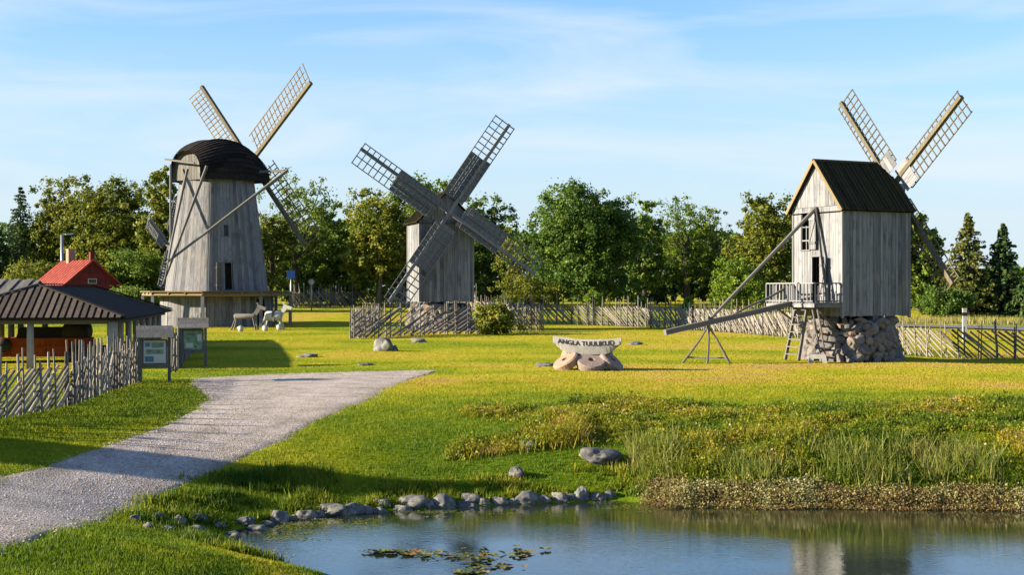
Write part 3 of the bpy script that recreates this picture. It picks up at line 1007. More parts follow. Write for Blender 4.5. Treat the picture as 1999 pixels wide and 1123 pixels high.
# ------------------------------------------------------------------ left smock mill
def smock_mill():
    g = on_ground(423, 96.0)
    g.z = .55
    root = thing('smock_windmill', 'tall octagonal smock mill with black rounded cap, gallery and open lattice sails', 'windmill', g, 0.0, 'windmills')
    zg = 2.88 - g.z          # gallery
    zt = 10.45 - g.z
    r_low, r_g, r_t = 3.85, 3.45, 2.46
    c0 = R(156)              # compass direction of the shaded front face
    def ring(r, z, off=22.5):
        out = []
        for k in range(8):
            a = c0 + R(off + 45 * k)
            out.append(Vector((r * math.sin(a), r * math.cos(a), z)))
        return out
    rb, rg, rt = ring(r_g, zg + .02), ring(r_g, zg), ring(r_t, zt)
    lb, lt = ring(r_low, -.1), ring(r_low - .12, zg - .15)
    core = mesh_obj('dark_liner', [p * .97 for p in ring(r_g * .955, 0)] + ring(r_t * .955, zt), [(k, (k + 7) % 8, 8 + (k + 7) % 8, 8 + k) for k in range(8)] + [tuple(range(8, 16))], 'interior', root)  # added near-black liner behind the boards, keeps light out of the openings
    hgt = zt - zg
    for k in range(8):
        # face between vertex k-1 and k; k=0 is the front one, compass angles grow clockwise
        b1, b0 = rb[(k - 1) % 8], rb[k]
        t1, t0 = rt[(k - 1) % 8], rt[k]
        op = ()
        if k == 0: op = ((.40, .62, .02, .255), (.40, .58, .485, .585))
        boards(root, b0, b1, t1, t0, 9, 'smock_wood', thick=.03, gap=.012, openings=op, jit=.02)
        l1, l0 = lb[(k - 1) % 8], lb[k]
        u1, u0 = lt[(k - 1) % 8], lt[k]
        op2 = ((.30, .62, .0, .86),) if k == 7 else ()
        boards(root, l0, l1, u1, u0, 11, 'smock_wood', thick=.03, gap=.015, openings=op2, jit=.02)
        m0, m1 = rb[k], rt[k]
        bar('corner_board', m0 * 1.0 + Vector((0, 0, 0)), m1 + Vector((m1.x, m1.y, 0)).normalized() * .0, .20, .05, 'smock_wood', root, side=Vector((-m0.y, m0.x, 0)))
    # added dark liner of the lower storey, standing in for the shade inside
    mesh_obj('dark_liner', ring(r_low - .2, -.3) + ring(r_low - .3, zg - .2), [(k, (k + 7) % 8, 8 + (k + 7) % 8, 8 + k) for k in range(8)] + [tuple(range(8, 16))], 'interior', root)
    # trims, door leaf and window of the front face
    b1, b0, t1, t0 = rb[7], rb[0], rt[7], rt[0]
    nrm = Vector((math.sin(c0), math.cos(c0), 0))
    Pf = lambda u, v, o=.05: b0.lerp(b1, u).lerp(t0.lerp(t1, u), v) + nrm * o
    for (u0, u1, v0, v1) in ((.40, .62, .02, .255), (.40, .58, .485, .585)):
        for (p, q) in ((Pf(u0 - .03, v1), Pf(u1 + .03, v1)), (Pf(u0 - .01, v0), Pf(u0 - .01, v1)), (Pf(u1 + .01, v0), Pf(u1 + .01, v1)), (Pf(u0 - .03, v0), Pf(u1 + .03, v0))):
            bar('trim', p, q, .07, .04, 'smock_wood', root, side=nrm)
    mesh_obj('window_pane', [Pf(.41, .49, -.06), Pf(.57, .49, -.06), Pf(.57, .58, -.06), Pf(.41, .58, -.06)], [(0, 1, 2, 3)], 'glass', root)
    tang = (b0 - b1).normalized()
    h_ = Pf(.39, .02, .06)
    od = (tang * .86 + nrm * .5).normalized()
    leaf_door('door', root, (h_.x, h_.y), (od.x, od.y), .58, zg + .12, zg + .02 + .255 * hgt, 'pole_wood')
    # gallery
    deck_o, deck_i = ring(5.15, zg), ring(r_g - .05, zg)
    dk = ring(5.15, zg + .07) + ring(r_g - .05, zg + .07) + ring(5.15, zg) + ring(r_g - .05, zg)
    fs = []
    for k in range(8):
        j = (k + 7) % 8
        fs += [(k, j, 8 + j, 8 + k), (16 + j, 16 + k, 24 + k, 24 + j), (16 + k, 16 + j, j, k)]
    deck = mesh_obj('gallery_deck', dk, fs, 'warm_wood', root)
    lo = ring(4.95, zg - .16)
    for k in range(8):
        bar('gallery_beam', lo[k], lo[(k + 7) % 8], .12, .20, 'warm_wood', deck, side=(lo[k] + lo[(k + 7) % 8]))
        for t in (0.0, .33, .66):
            p = lo[k].lerp(lo[(k + 7) % 8], t)
            q = Vector((p.x, p.y, 0)).normalized()
            bar('joist', p + Vector((0, 0, .08)) + q * .12, Vector((q.x * (r_low - .2), q.y * (r_low - .2), p.z + .08)), .10, .14, 'warm_wood', deck)
        bar('gallery_post', Vector((lo[k].x, lo[k].y, -.2)), Vector((lo[k].x, lo[k].y, zg - .26)), .20, .20, 'smock_wood', root)
    # cap: an upturned boat, long axis along the wind direction
    A = R(36)
    ax = Vector((math.sin(A), math.cos(A), 0))
    lat = Vector((math.cos(A), -math.sin(A), 0))
    zc = zt - .10
    hw, hl, top = 2.62, 2.75, 2.78
    def prof(t):     # t 0..1 from one eave over the ridge to the other
        a = math.pi * t
        c, s_ = math.cos(a), math.sin(a)
        return (math.copysign(abs(c) ** .72, c), abs(s_) ** .80)
    def cap_pt(sx, t, grow=0.0):
        """sx -1 tail .. 1 sail end"""
        k = 1 - .16 * max(0, sx) ** 2 - .42 * max(0, -sx) ** 2.4
        hfac = 1 - .42 * max(0, sx) ** 2.0 - .34 * max(0, -sx) ** 2.2
        c, s_ = prof(t)
        return ax * (sx * hl) + lat * (c * hw * k * (1 + grow)) + Vector((0, 0, zc + s_ * top * hfac * (1 + grow)))
    NX, NT = 14, 26
    cv = [cap_pt(-1 + 2 * i / NX, j / NT, -.03) for i in range(NX + 1) for j in range(NT + 1)]
    cf = [(i * (NT + 1) + j, (i + 1) * (NT + 1) + j, (i + 1) * (NT + 1) + j + 1, i * (NT + 1) + j + 1) for i in range(NX) for j in range(NT)]
    cap = mesh_obj('cap', cv, cf, 'cap_wood', root)
    # tar-black shingle boards in courses from eave to ridge
    for j in range(NT):
        i = 0
        up = j < NT / 2
        while i < NX:
            n = random.choice((2, 3, 3, 4))
            i1 = min(NX, i + n)
            t0, t1 = (j / NT, (j + 1.25) / NT) if up else ((j + 1) / NT, (j - .25) / NT)
            va, vb = [], []
            for q in range(i, i1 + 1):
                sx = -1 + 2 * q / NX
                va.append(cap_pt(sx, min(max(t0, 0), 1), .028 + random.uniform(0, .008)))
                vb.append(cap_pt(sx, min(max(t1, 0), 1), .004))
            v = va + vb + [p - Vector((0, 0, .05)) for p in va]
            m = len(va)
            f = [(q, q + 1, m + q + 1, m + q) for q in range(m - 1)] + [(q, 2 * m + q, 2 * m + q + 1, q + 1) for q in range(m - 1)]
            mesh_obj('shingle', v, f, 'cap_wood', cap)
            i = i1
    # end gables of the cap
    for sx, mt in ((-1, 'pole_wood'), (1, 'cap_wood')):
        s_in = sx * (.93 if sx > 0 else .88)
        n = 12
        for q in range(n):
            ts = [(q + .04) / n, (q + .96) / n]
            # boards between the two sides, upright
            xs = [-.96 + 1.92 * t for t in ts]
            def zat(x):
                c = min(.999, abs(x)) ** (1 / .72)
                return (math.sqrt(max(0, 1 - c * c))) ** .80
            k = (.86 if sx > 0 else .66); hf = (.62 if sx > 0 else .74)
            pts = []
            for x, top_ in ((xs[0], 0), (xs[1], 0), (xs[1], 1), (xs[0], 1)):
                pts.append(ax * (s_in * hl) + lat * (x * hw * k) + Vector((0, 0, zc - .04 + (zat(x) * top * hf - .04 if top_ else 0))))
            if sx > 0: pts = [pts[1], pts[0], pts[3], pts[2]]
            # looking at the tail end the lateral axis runs to the right
            board('gable_plank', *pts, .03, mt, cap)
    ro = ring(2.62, zt - .12, 22.5)
    # cross beams, tail pole and braces
    B = lambda s_, l, z: ax * s_ + lat * l + Vector((0, 0, z))
    zb_ = zc + 1.05
    tb1, tb2 = B(-2.95, -1.25, zc + 1.42), B(-2.7, .9, zc + 1.25)
    def wp(px, py, d):      # a spot of the photograph at distance d, in the mill's own frame
        return px_at(px, py, d) - g
    foot = wp(318, 556, 91.4)
    bar('cross_beam', wp(322, 311, 94.6), wp(380, 318, 93.0), .10, .11, 'pole_wood', root)
    bar('cross_beam', wp(508, 335, 94.6), wp(556, 333, 93.2), .15, .16, 'pole_wood', root)
    pole('tail_pole', wp(404, 324, 92.8), foot, .21, 'pole_wood', root, -1)
    pole('tail_brace', wp(333, 322, 94.2), wp(333, 482, 91.9), .17, 'pole_wood', root, -1)
    pole('tail_brace', wp(366, 330, 93.2), wp(328, 505, 91.7), .20, 'pole_wood', root, -1)
    pole('tail_brace', wp(562, 332, 93.0), wp(324, 514, 91.8), .22, 'pole_wood', root, -1)
    pole('tail_brace', wp(336, 470, 91.9), wp(322, 545, 91.2), .14, 'pole_wood', root, -1)
    # windshaft and sails, turned with the cap
    rotor = bpy.data.objects.new('rotor', None)
    link(rotor, root)
    hubz = 11.78 - g.z
    head = solid_bar('windshaft', B(2.2, 0, hubz), B(3.95, 0, hubz), .46, .46, 'cap_wood', root, side=(0, 0, 1))
    bpy.data.objects.remove(rotor)
    piv = bpy.data.objects.new('sail_cross', None)
    return root, ax, lat, hubz, piv
mill_l, l_ax, l_lat, l_hubz, piv = smock_mill()
bpy.data.objects.remove(piv)
# the smock mill's sails are built in a frame turned with the cap, then written into the mill's own frame
def turned_sails(root, ax, side_, hub_s, hubz, **kw):
    before = set(bpy.data.objects)
    sails(root, (0, hub_s, hubz), **kw)
    rot = Matrix(((side_.x, ax.x, 0, 0), (side_.y, ax.y, 0, 0), (0, 0, 1, 0), (0, 0, 0, 1)))
    for o in set(bpy.data.objects) - before:
        if o.parent == root:
            o.matrix_basis = rot @ o.matrix_basis
turned_sails(mill_l, l_ax, l_lat, 3.15, l_hubz, Rr=7.75, ang0=41.5, wide=1.55, narrow=0, sgn=1, ncross=18, r_in=1.15, nlong=2, stock=.24, lat=.055, one_sided=True, mat='warm_wood', smat='lattice_wood', skew=.35)

# hidden mill behind the smock mill: only its sail tips show on the left
def far_mill():
    az = -80.0
    d = 117.0
    hx = px_at(329, 477, d)
    dv = Vector((math.sin(R(az)), math.cos(R(az)), 0))
    base = Vector((hx.x, hx.y, 0)) - dv * 2.3
    base.z = tz(base.x, base.y)
    root = thing('post_windmill', 'far post mill almost hidden behind the smock mill, dark sail tips showing', 'windmill', base, az, 'windmills')
    z0, z1, zr = 1.4, 4.6, 6.2
    mill_body(root, 2.6, 2.9, z0, z1, zr, nside=10, ngab=10, nroof=8)
    rubble_base(root, 1.9, 1.6, 1.3, .6)
    sails(root, (0, 2.3, hx.z - base.z), 4.1, 62, .85, .32, 1, 13, boardfrac=.5, stock=.2, lat=.07, mat='sail_wood', bmat='sail_wood', smat='sail_wood')
    lathe('windshaft', [(.17, 0), (.17, 1.2)], 'sail_wood', root, 8, loc=(0, 1.3, hx.z - base.z), rot=(R(-90), 0, 0))
far_mill()

# the mill outside the frame on the left, whose shadow lies across path and bank
def side_mill():
    tip = ground_at(880, 956)
    dist = (7.9 - tip.z) / math.tan(R(SUN_EL))
    g = Vector((tip.x + math.sin(R(SUN_AZ)) * dist, tip.y + math.cos(R(SUN_AZ)) * dist, 0)); g.z = tz(g.x, g.y)
    root = thing('post_windmill', 'post mill left of the view whose shadow crosses the gravel path', 'windmill', g, SUN_AZ, 'windmills')
    mill_body(root, 2.3, 3.0, 1.8, 5.4, 7.9, nside=10, ngab=10, nroof=8)
    rubble_base(root, 2.1, 1.7, 1.6, .6)
    return root
side_mill()

# ------------------------------------------------------------------ pole fences
def fence(label, pts, h=1.25, post_step=1.0, rail_step=.34, slant=1, angle=36, top=.35, dia=.055, rdia=.06, seed=0, double=True):
    r_ = random.Random(seed)
    p = np.array(pts, float)
    s = np.concatenate([[0], np.cumsum(np.linalg.norm(np.diff(p, axis=0), axis=1))])
    L = s[-1]
    pos = lambda t: np.array([np.interp(t, s, p[:, 0]), np.interp(t, s, p[:, 1])])
    def nrm(t):
        e = pos(min(L, t + .1)) - pos(max(0, t - .1))
        e /= np.linalg.norm(e) + 1e-9
        return np.array([e[1], -e[0]])
    b = pos(0)
    root = thing('pole_fence', label, 'fence', (b[0], b[1], tz(*b)), 0, 'slanted pole fences')
    bz = root.location.z
    def P(t, z, off=0.0):
        q = pos(t) + nrm(t) * off
        return Vector((q[0] - b[0], q[1] - b[1], tz(*q) - bz + z))
    n = int(L / post_step)
    for i in range(n + 1):
        t = min(L, i * L / n)
        for sd in ((-1, 1) if double else (1,)):
            hh = h + top * r_.uniform(.3, 1.25)
            tt_ = min(L, max(0, t + r_.uniform(-.12, .12)))
            a = P(tt_, -.15, sd * .075)
            c = P(min(L, max(0, tt_ + r_.uniform(-.10, .10))), hh, sd * .075 + r_.uniform(-.04, .04))
            pole('post', a, c, dia * r_.uniform(.8, 1.35), 'fence_wood', root, r_.randrange(4))
    run = h / math.tan(R(angle))
    t = -run
    while t < L:
        t0, t1 = t, t + run * r_.uniform(.94, 1.1)
        z0, z1 = .05, h * r_.uniform(.95, 1.06)
        if slant < 0: z0, z1 = z1, z0
        # clip to the fence
        def zz(x): return z0 + (z1 - z0) * (x - t0) / (t1 - t0)
        a, c = max(t0, -.1), min(t1, L + .1)
        if c - a > .35:
            off = r_.uniform(-.03, .03)
            za, zc = zz(a), zz(c)
            A = P(max(0, a), za, off); B = P(min(L, c), zc, off)
            o = pole('rail', A, B, rdia * r_.uniform(.85, 1.4), 'fence_wood', root, r_.randrange(4))
        t += rail_step * r_.uniform(.85, 1.15)
    return root

G2 = lambda px, py: tuple(ground_at(px, py)[:2])
fence('weathered pole fence in the left foreground, between the gravel path and the open shed', [G2(-150, 846), G2(-40, 828), G2(60, 810), G2(135, 795)], h=1.08, post_step=.8, rail_step=.30, slant=1, angle=33, top=.5, dia=.065, rdia=.075, seed=1)
fence('pole fence with close-set posts ending beside the front information board', [G2(138, 795), G2(190, 774), G2(240, 757), G2(272, 744)], h=1.12, post_step=.5, rail_step=.30, slant=1, angle=40, top=.5, dia=.06, rdia=.075, seed=2)
OG = lambda px, d: tuple(on_ground(px, d)[:2])
fence('pole fence running in front of the middle mill and its bush', [OG(686, 75), OG(760, 77), OG(860, 80), OG(960, 82.5)], h=1.5, post_step=.85, rail_step=.46, slant=1, angle=28, top=.35, dia=.075, rdia=.10, seed=3)
fence('short pole fence closing the right side of the middle mill yard', [OG(962, 82.5), OG(1015, 84), OG(1060, 86)], h=1.35, post_step=.6, rail_step=.3, slant=-1, angle=40, top=.3, dia=.07, rdia=.08, seed=4)
fence('short pole fence going back on the left side of the middle mill yard', [OG(686, 75.3), OG(715, 84), OG(745, 92)], h=1.3, post_step=.9, rail_step=.6, slant=1, angle=40, top=.3, dia=.07, rdia=.08, seed=5)
fence('far pale pole fence in front of the trees, left of the middle mill', [G2(566, 602), G2(650, 600), G2(732, 599), G2(800, 601), G2(930, 608)], h=1.4, post_step=.60, rail_step=.22, slant=-1, angle=42, top=.75, dia=.085, rdia=.10, seed=6)
fence('long pole fence behind the stone trough sign, between the middle and right mills', [G2(930, 624), G2(1062, 632), G2(1200, 637), G2(1320, 643), G2(1440, 651), G2(1560, 661)], h=1.3, post_step=.62, rail_step=.235, slant=-1, angle=42, top=.62, dia=.07, rdia=.095, seed=7)
fence('pole fence to the right of the right mill, partly in its shadow', [OG(1705, 66), OG(1770, 63), OG(1830, 61.2), OG(1900, 60.2), OG(1960, 59.6), OG(2100, 58.5)], h=1.2, post_step=.75, rail_step=.28, slant=-1, angle=40, top=.42, dia=.06, rdia=.085, seed=8)
fence('low pole fence behind the two information boards', [G2(338, 728), G2(356, 706), G2(372, 690), G2(392, 676)], h=1.1, post_step=.9, rail_step=.5, slant=1, angle=42, top=.4, dia=.07, rdia=.08, seed=9)

# ------------------------------------------------------------------ open shed with threshing machine
def shed():
    u = Vector((-.154, .988, 0)); u.normalize()       # along the ridge, away
    l = Vector((-u.y, u.x, 0))                       # to the left
    A = Vector((-14.2, 52.0, 0))                      # front right eave corner
    gz0 = .12
    W, Ln, hip = 7.0, 21.0, 3.0
    ze, zr = 1.97, 3.16
    root = thing('open_shed', 'low open shed with hipped black board roof on stout pale columns', 'shed', (A.x, A.y, gz0), 0)
    P = lambda a, b, z: A + u * a + l * b + Vector((0, 0, z)) - Vector((A.x, A.y, gz0))
    ap0, ap1 = P(hip, W / 2, zr), P(Ln - hip, W / 2, zr)
    roof = mesh_obj('roof', [P(0, 0, ze), P(0, W, ze), P(Ln, W, ze), P(Ln, 0, ze), ap0, ap1, P(0, 0, ze - .06), P(0, W, ze - .06), P(Ln, W, ze - .06), P(Ln, 0, ze - .06)],
                    [(0, 4, 1), (0, 3, 5, 4), (3, 2, 5), (2, 1, 4, 5), (6, 7, 8, 9), (0, 1, 7, 6), (1, 2, 8, 7), (2, 3, 9, 8), (3, 0, 6, 9)], 'shed_roof', root)
    # front hip boards and battens
    n = 56
    for i in range(n):
        b0, b1 = W * (i + (-.14 if i % 2 else .14)) / n, W * (i + (1.14 if i % 2 else .86)) / n
        b0, b1 = max(.01, b0), min(W - .01, b1)
        f = lambda b: 1 - abs(2 * b / W - 1)
        def Q(b, t): return P(hip * t, b, ze + (zr - ze) * t)
        up = Vector((0, 0, .012 + (.045 if i % 2 else 0)))
        a, bb, c, d = Q(b1, -.03), Q(b0, -.03), Q(b0, f(b0)), Q(b1, f(b1))
        if i == n // 2: pass
        board('roof_board', a + up, bb + up, c + up, d + up, .03, 'shed_batten' if i % 2 else 'cap_wood', roof)
    # long right slope: wide smooth boards
    n = 44
    for i in range(n):
        a0, a1 = Ln * i / n + .01, Ln * (i + 1) / n - .01
        f = lambda a: min(1, a / hip, (Ln - a) / hip)
        def Q(a, t): return P(a, W / 2 * t, ze + (zr - ze) * t)
        up = Vector((0, 0, .012 + random.uniform(0, .008)))
        board('roof_board', Q(a0, -.03) + up, Q(a1, -.03) + up, Q(a1, f(a1)) + up, Q(a0, f(a0)) + up, .025, 'shed_roof', roof)
    # hip and ridge boards
    for p, q in ((P(0, 0, ze), ap0), (P(0, W, ze), ap0), (P(Ln, 0, ze), ap1), (ap0, ap1)):
        bar('ridge_board', p + Vector((0, 0, .09)), q + Vector((0, 0, .09)), .22, .04, 'shed_roof', roof, side=Vector((0, 0, 1)).cross(q - p))
    # eave beams and columns
    for (p, q) in ((P(.35, .35, ze - .13), P(Ln - .35, .35, ze - .13)), (P(.35, W - .35, ze - .13), P(Ln - .35, W - .35, ze - .13)), (P(.35, .35, ze - .13), P(.35, W - .35, ze - .13))):
        bar('eave_beam', p, q, .16, .16, 'pole_wood', root)
    cols = [(.4, .45, .42)] + [(3.0 + 2.7 * i, .45, .27) for i in range(7)] + [(.4, 3.35, .27), (.4, 6.5, .3)] + [(2.5 + 2.3 * i, 6.55, .3) for i in range(8)]
    for (a, b, dd) in cols:
        p = P(a, b, 0)
        lathe('column', [(dd * .52, -.1), (dd * .5, .4), (dd * .46, ze - gz0 - .12)], 'column', root, 12, loc=(p.x, p.y, 0))
    # wing roof joining from the left
    w2 = thing('shed_wing', 'grey board roof of the second shed at the left edge behind the open shed', 'shed', (-21.2, 64, gz0), 0)
    o0 = Vector((-21.2, 64, gz0))
    rz, ez = 3.42, 2.15
    rf = mesh_obj('roof', [Vector(v) - o0 for v in ((-21.2, 64, rz), (-34, 64, rz), (-21.0, 60.6, ez), (-34, 60.6, ez), (-21.4, 67.4, ez), (-34, 67.4, ez))], [(2, 0, 1, 3), (0, 4, 5, 1), (2, 4, 0), (3, 1, 5), (2, 3, 5, 4)], 'shed_roof', w2)
    n = 26
    for i in range(n):
        x0, x1 = -21.2 - 8 * i / n - .02, -21.2 - 8 * (i + 1) / n + .02
        up = Vector((0, -.01, .02 + (.05 if i % 2 else 0)))
        board('roof_board', Vector((x1, 60.55, ez - .02)) - o0 + up, Vector((x0, 60.55, ez - .02)) - o0 + up, Vector((x0, 64, rz)) - o0 + up, Vector((x1, 64, rz)) - o0 + up, .03, 'pole_wood', rf)
    for x in (-22, -24.5, -27, -29.5):
        for y in (61, 67):
            lathe('column', [(.15, -.1), (.14, ez - gz0 - .05)], 'column', w2, 10, loc=(x + 21.2, y - 64, 0))
    return root
shed()

def threshing_machine():
    o0 = Vector((-17.6, 56.4, .12))
    root = thing('threshing_machine', 'orange wooden threshing machine with dark iron drum under the open shed roof', 'machine', o0, -8.9)
    body = mesh_obj('body', [(x, y, z) for x in (-3.6, .9) for y in (-.75, .75) for z in (.28, 1.0)], CUBE_F, 'orange_paint', root)
    for i in range(7):
        x = -3.55 + i * .73
        bar('panel_frame', (x, -.78, .28), (x, -.78, 1.0 + (.06 if i < 3 else 0)), .09, .05, 'orange_paint', body, side=(1, 0, 0))
    for z in (.32, .64, .97):
        bar('panel_frame', (-3.6, -.785, z), (.9, -.785, z), .08, .05, 'orange_paint', body, side=(0, 0, 1))
    for i in range(6):
        bar('panel', (-3.2 + i * .73, -.765, .36), (-3.2 + i * .73, -.765, .93), .58, .03, 'orange_paint', body, side=(1, 0, 0))
    mesh_obj('hopper', [(-1.9, -.6, 1.0), (.2, -.6, 1.0), (.2, .6, 1.0), (-1.9, .6, 1.0), (-1.75, -.5, 1.42), (.05, -.5, 1.42), (.05, .5, 1.42), (-1.75, .5, 1.42)], [(0, 1, 5, 4), (1, 2, 6, 5), (2, 3, 7, 6), (3, 0, 4, 7), (4, 5, 6, 7)], 'iron', root)
    lathe('drum', [(.05, -.75), (.50, -.75), (.52, -.6), (.52, .6), (.50, .75), (.05, .75)], 'iron', root, 16, loc=(.35, 0, 1.25), rot=(R(90), 0, 0))
    lathe('belt_pulley', [(.05, -.05), (.30, -.05), (.30, .05), (.05, .05)], 'iron', root, 16, loc=(-2.3, -.86, .75), rot=(R(90), 0, 0))
    for x in (-3.0, .45):
        for y in (-.85, .85):
            wv = lathe('wheel', [(.06, -.05), (.36, -.05), (.36, .05), (.06, .05)], 'iron', root, 18, loc=(x, y, .36), rot=(R(90), 0, 0))
threshing_machine()

# ------------------------------------------------------------------ information boards
def info_board(label, px, py, hpx, wpx, az, blank):
    g = ground_at(px, py)
    s_ = g.y / F
    Hh, Ww = hpx * s_, wpx * s_
    root = thing('information_board', label, 'sign', g, az, 'information boards with little roofs')
    hw = Ww * .42
    for sx in (-1, 1):
        bar('post', (sx * hw, 0, -.1), (sx * hw, 0, Hh - .12), .10, .10, 'pole_wood', root)
    roof = mesh_obj('roof', [(-Ww / 2, -.02, Hh), (Ww / 2, -.02, Hh), (-Ww / 2, .38, Hh - .32), (Ww / 2, .38, Hh - .32), (-Ww / 2, -.38, Hh - .32), (Ww / 2, -.38, Hh - .32)], [(0, 1, 3, 2), (1, 0, 4, 5), (0, 2, 4), (1, 5, 3)], 'pole_wood', root)
    for sy in (1, -1):
        for j in range(3):
            t0, t1 = j / 3, (j + 1) / 3 + .05
            a = Vector((-Ww / 2 - .03, sy * .40 * t1, Hh + .03 - .34 * t1)); b = Vector((Ww / 2 + .03, sy * .40 * t1, Hh + .03 - .34 * t1))
            c = Vector((Ww / 2 + .03, sy * .40 * t0, Hh + .04 - .34 * t0)); d = Vector((-Ww / 2 - .03, sy * .40 * t0, Hh + .04 - .34 * t0))
            if sy > 0: a, b, c, d = b, a, d, c
            board('roof_board', a, b, c, d, .03, 'pole_wood', roof)
    zb, zt_ = Hh * .33, Hh - .36
    pan = mesh_obj('panel', [(x, y, z) for x in (-hw + .06, hw - .06) for y in (.0, .05) for z in (zb, zt_)], CUBE_F, 'pole_wood', root)
    sheet = mesh_obj('poster', [(hw - .11, .056, zb + .05), (-hw + .11, .056, zb + .05), (-hw + .11, .056, zt_ - .05), (hw - .11, .056, zt_ - .05)], [(0, 1, 2, 3)], 'board_green' if blank else 'board_paper', pan)
    def pic(x0, x1, z0, z1, mt):
        w_, h_ = 2 * hw - .22, zt_ - zb - .1
        X = lambda t: hw - .11 - t * w_
        Z = lambda t: zb + .05 + t * h_
        mesh_obj('picture', [(X(x0), .061, Z(z0)), (X(x1), .061, Z(z0)), (X(x1), .061, Z(z1)), (X(x0), .061, Z(z1))], [(0, 1, 2, 3)], mt, pan)
    if blank:
        pic(.15, .6, .78, .82, 'black'); pic(.72, .95, .45, .8, 'board_paper'); pic(.1, .5, .1, .35, 'board_paper'); pic(.6, .67, .12, .2, 'black')
    else:
        pic(.06, .28, .72, .9, 'board_blue'); pic(.36, .9, .68, .9, 'board_green'); pic(.06, .46, .06, .3, 'board_blue'); pic(.1, .9, .4, .6, 'board_green')
    bar('cross_rail', (-hw, .02, zb - .05), (hw, .02, zb - .05), .07, .06, 'pole_wood', root)
    return root
info_board('roofed information board with a pale poster of pictures, nearest the path', 302, 748, 108, 66, 165, False)
info_board('roofed information board with a greenish map panel, second from the path', 377, 716, 92, 56, 168, True)

# ------------------------------------------------------------------ trough sign on millstones
def trough_sign():
    g = ground_at(1146, 722)
    d = g.y
    az = 180 + 12
    root = thing('trough_sign', 'whitish stone trough lettered ANGLA TUULIKUD lying across the millstones', 'sign', g, az)
    s_ = d / F
    z_top = (722 - 659) * s_
    # local +Y faces the viewer; viewer's right is local -X
    L = 2.42
    n = 20
    v, f = [], []
    for i in range(n + 1):
        t = -1 + 2 * i / n
        x = -t * L / 2                      # from viewer's left to right
        sag = .10 * t * t - .03 * t
        e = max(0, abs(t) - .62) / .38
        bot = .52 - .30 * e ** 1.3          # hull depth, rising at the ends
        zt_ = z_top + sag - .09
        hw = .30 - .03 * abs(t)
        prof = [(hw, 0), (hw - .01, -.23), (hw * .62, -bot), (-hw * .62, -bot), (-hw + .01, -.23), (-hw, 0), (-hw + .09, -.0), (-hw + .11, -.12), (hw - .11, -.12), (hw - .09, 0)]
        for (y, z) in prof: v.append((x, y, zt_ + z))
    m = 10
    for i in range(n):
        for k in range(m):
            f.append((i * m + k, i * m + (k + 1) % m, (i + 1) * m + (k + 1) % m, (i + 1) * m + k))
    f.append(tuple(range(m - 1, -1, -1))); f.append(tuple(range(n * m, n * m + m)))
    tr = mesh_obj('trough', v, f, 'limestone', root)
    # lettering cut into the front face
    cu = bpy.data.curves.new('lettering', 'FONT')
    cu.body = 'ANGLA TUULIKUD'
    cu.size = .20
    cu.extrude = .006
    cu.offset = .004
    cu.align_x = 'CENTER'
    to = bpy.data.objects.new('lettering', cu)
    C.objects.link(to)
    dg = bpy.context.evaluated_depsgraph_get()
    me = bpy.data.meshes.new_from_object(to.evaluated_get(dg))
    bpy.data.objects.remove(to)
    xs = [q.co.x for q in me.vertices]
    k = 2.06 / (max(xs) - min(xs))
    for q in me.vertices:
        x = q.co.x * k
        t = x / (L / 2)
        zt_ = z_top + .10 * t * t - .03 * t - .09
        hw = .30 - .03 * abs(t)
        q.co = Vector((-x, hw + .004 + (.004 if q.co.z > 0 else -.004), zt_ - .205 + q.co.y * 1.12))
    me.materials.clear(); me.materials.append(M['lettering'])
    link(bpy.data.objects.new('lettering', me), root)
    # millstones it rests on
    def millstone(name, label, px, py, r, th, tilt, turn, mat, dy=0.0, z=None, hole=True):
        dd = d + dy
        p = px_at(px, py, dd)
        prof = [(.12, -th / 2), (r - .05, -th / 2), (r, -th / 2 + .05), (r, th / 2 - .05), (r - .05, th / 2), (.12, th / 2), (.11, th / 2 - .10)]
        o = lathe('millstone', prof, mat, None, 26, False)
        o.location = p
        o.rotation_euler = (R(tilt), 0, R(turn))
        tag(o, label, 'millstone', 'millstones under the trough sign')
        return o
    millstone('a', 'pinkish millstone standing under the left end of the trough', 1116, 694, .44, .32, 66, -50, 'millstone_pink', .40)
    millstone('b', 'pale millstone leaning at the far left of the pile, face to the sun', 1106, 708, .50, .30, 34, -62, 'millstone_pink', -.15)
    millstone('c', 'grey millstone with a central hole leaning in the middle of the pile', 1154, 709, .53, .30, 30, 4, 'millstone_grey', -.40)
    millstone('d', 'small pink millstone under the right end of the trough', 1174, 695, .42, .30, 62, -28, 'millstone_pink', .40)
    millstone('e', 'shaded millstone leaning at the right of the pile', 1192, 707, .52, .28, 42, 66, 'millstone_grey', -.05)
trough_sign()

# ------------------------------------------------------------------ boulders
boulder(748, 686, 40, 28, 'upright grey boulder on the lawn left of the trough sign', mi=1)
boulder(766, 686, 20, 13, 'small dark stone at the foot of the upright lawn boulder', mi=2)
boulder(816, 669, 28, 9, 'flat pale stone in the grass near the yard fence', mi=3)
boulder(598, 698, 42, 7, 'low flat stone in the lawn above the path', mi=4)
boulder(715, 714, 36, 5, 'flat pinkish slab sunk in the lawn near the path end', mi=5)
boulder(1066, 716, 40, 8, 'low grey stone left of the millstone pile', mi=6)
boulder(1240, 674, 30, 6, 'low stone in the lawn right of the trough sign', mi=0)
boulder(1175, 910, 82, 34, 'large pale rounded boulder on the weedy bank', mi=3, sink=.2)
boulder(1008, 934, 30, 22, 'small dark boulder standing low on the grassy bank', mi=1)
boulder(1032, 878, 34, 18, 'grey boulder half hidden in the weeds above the bank', mi=2)
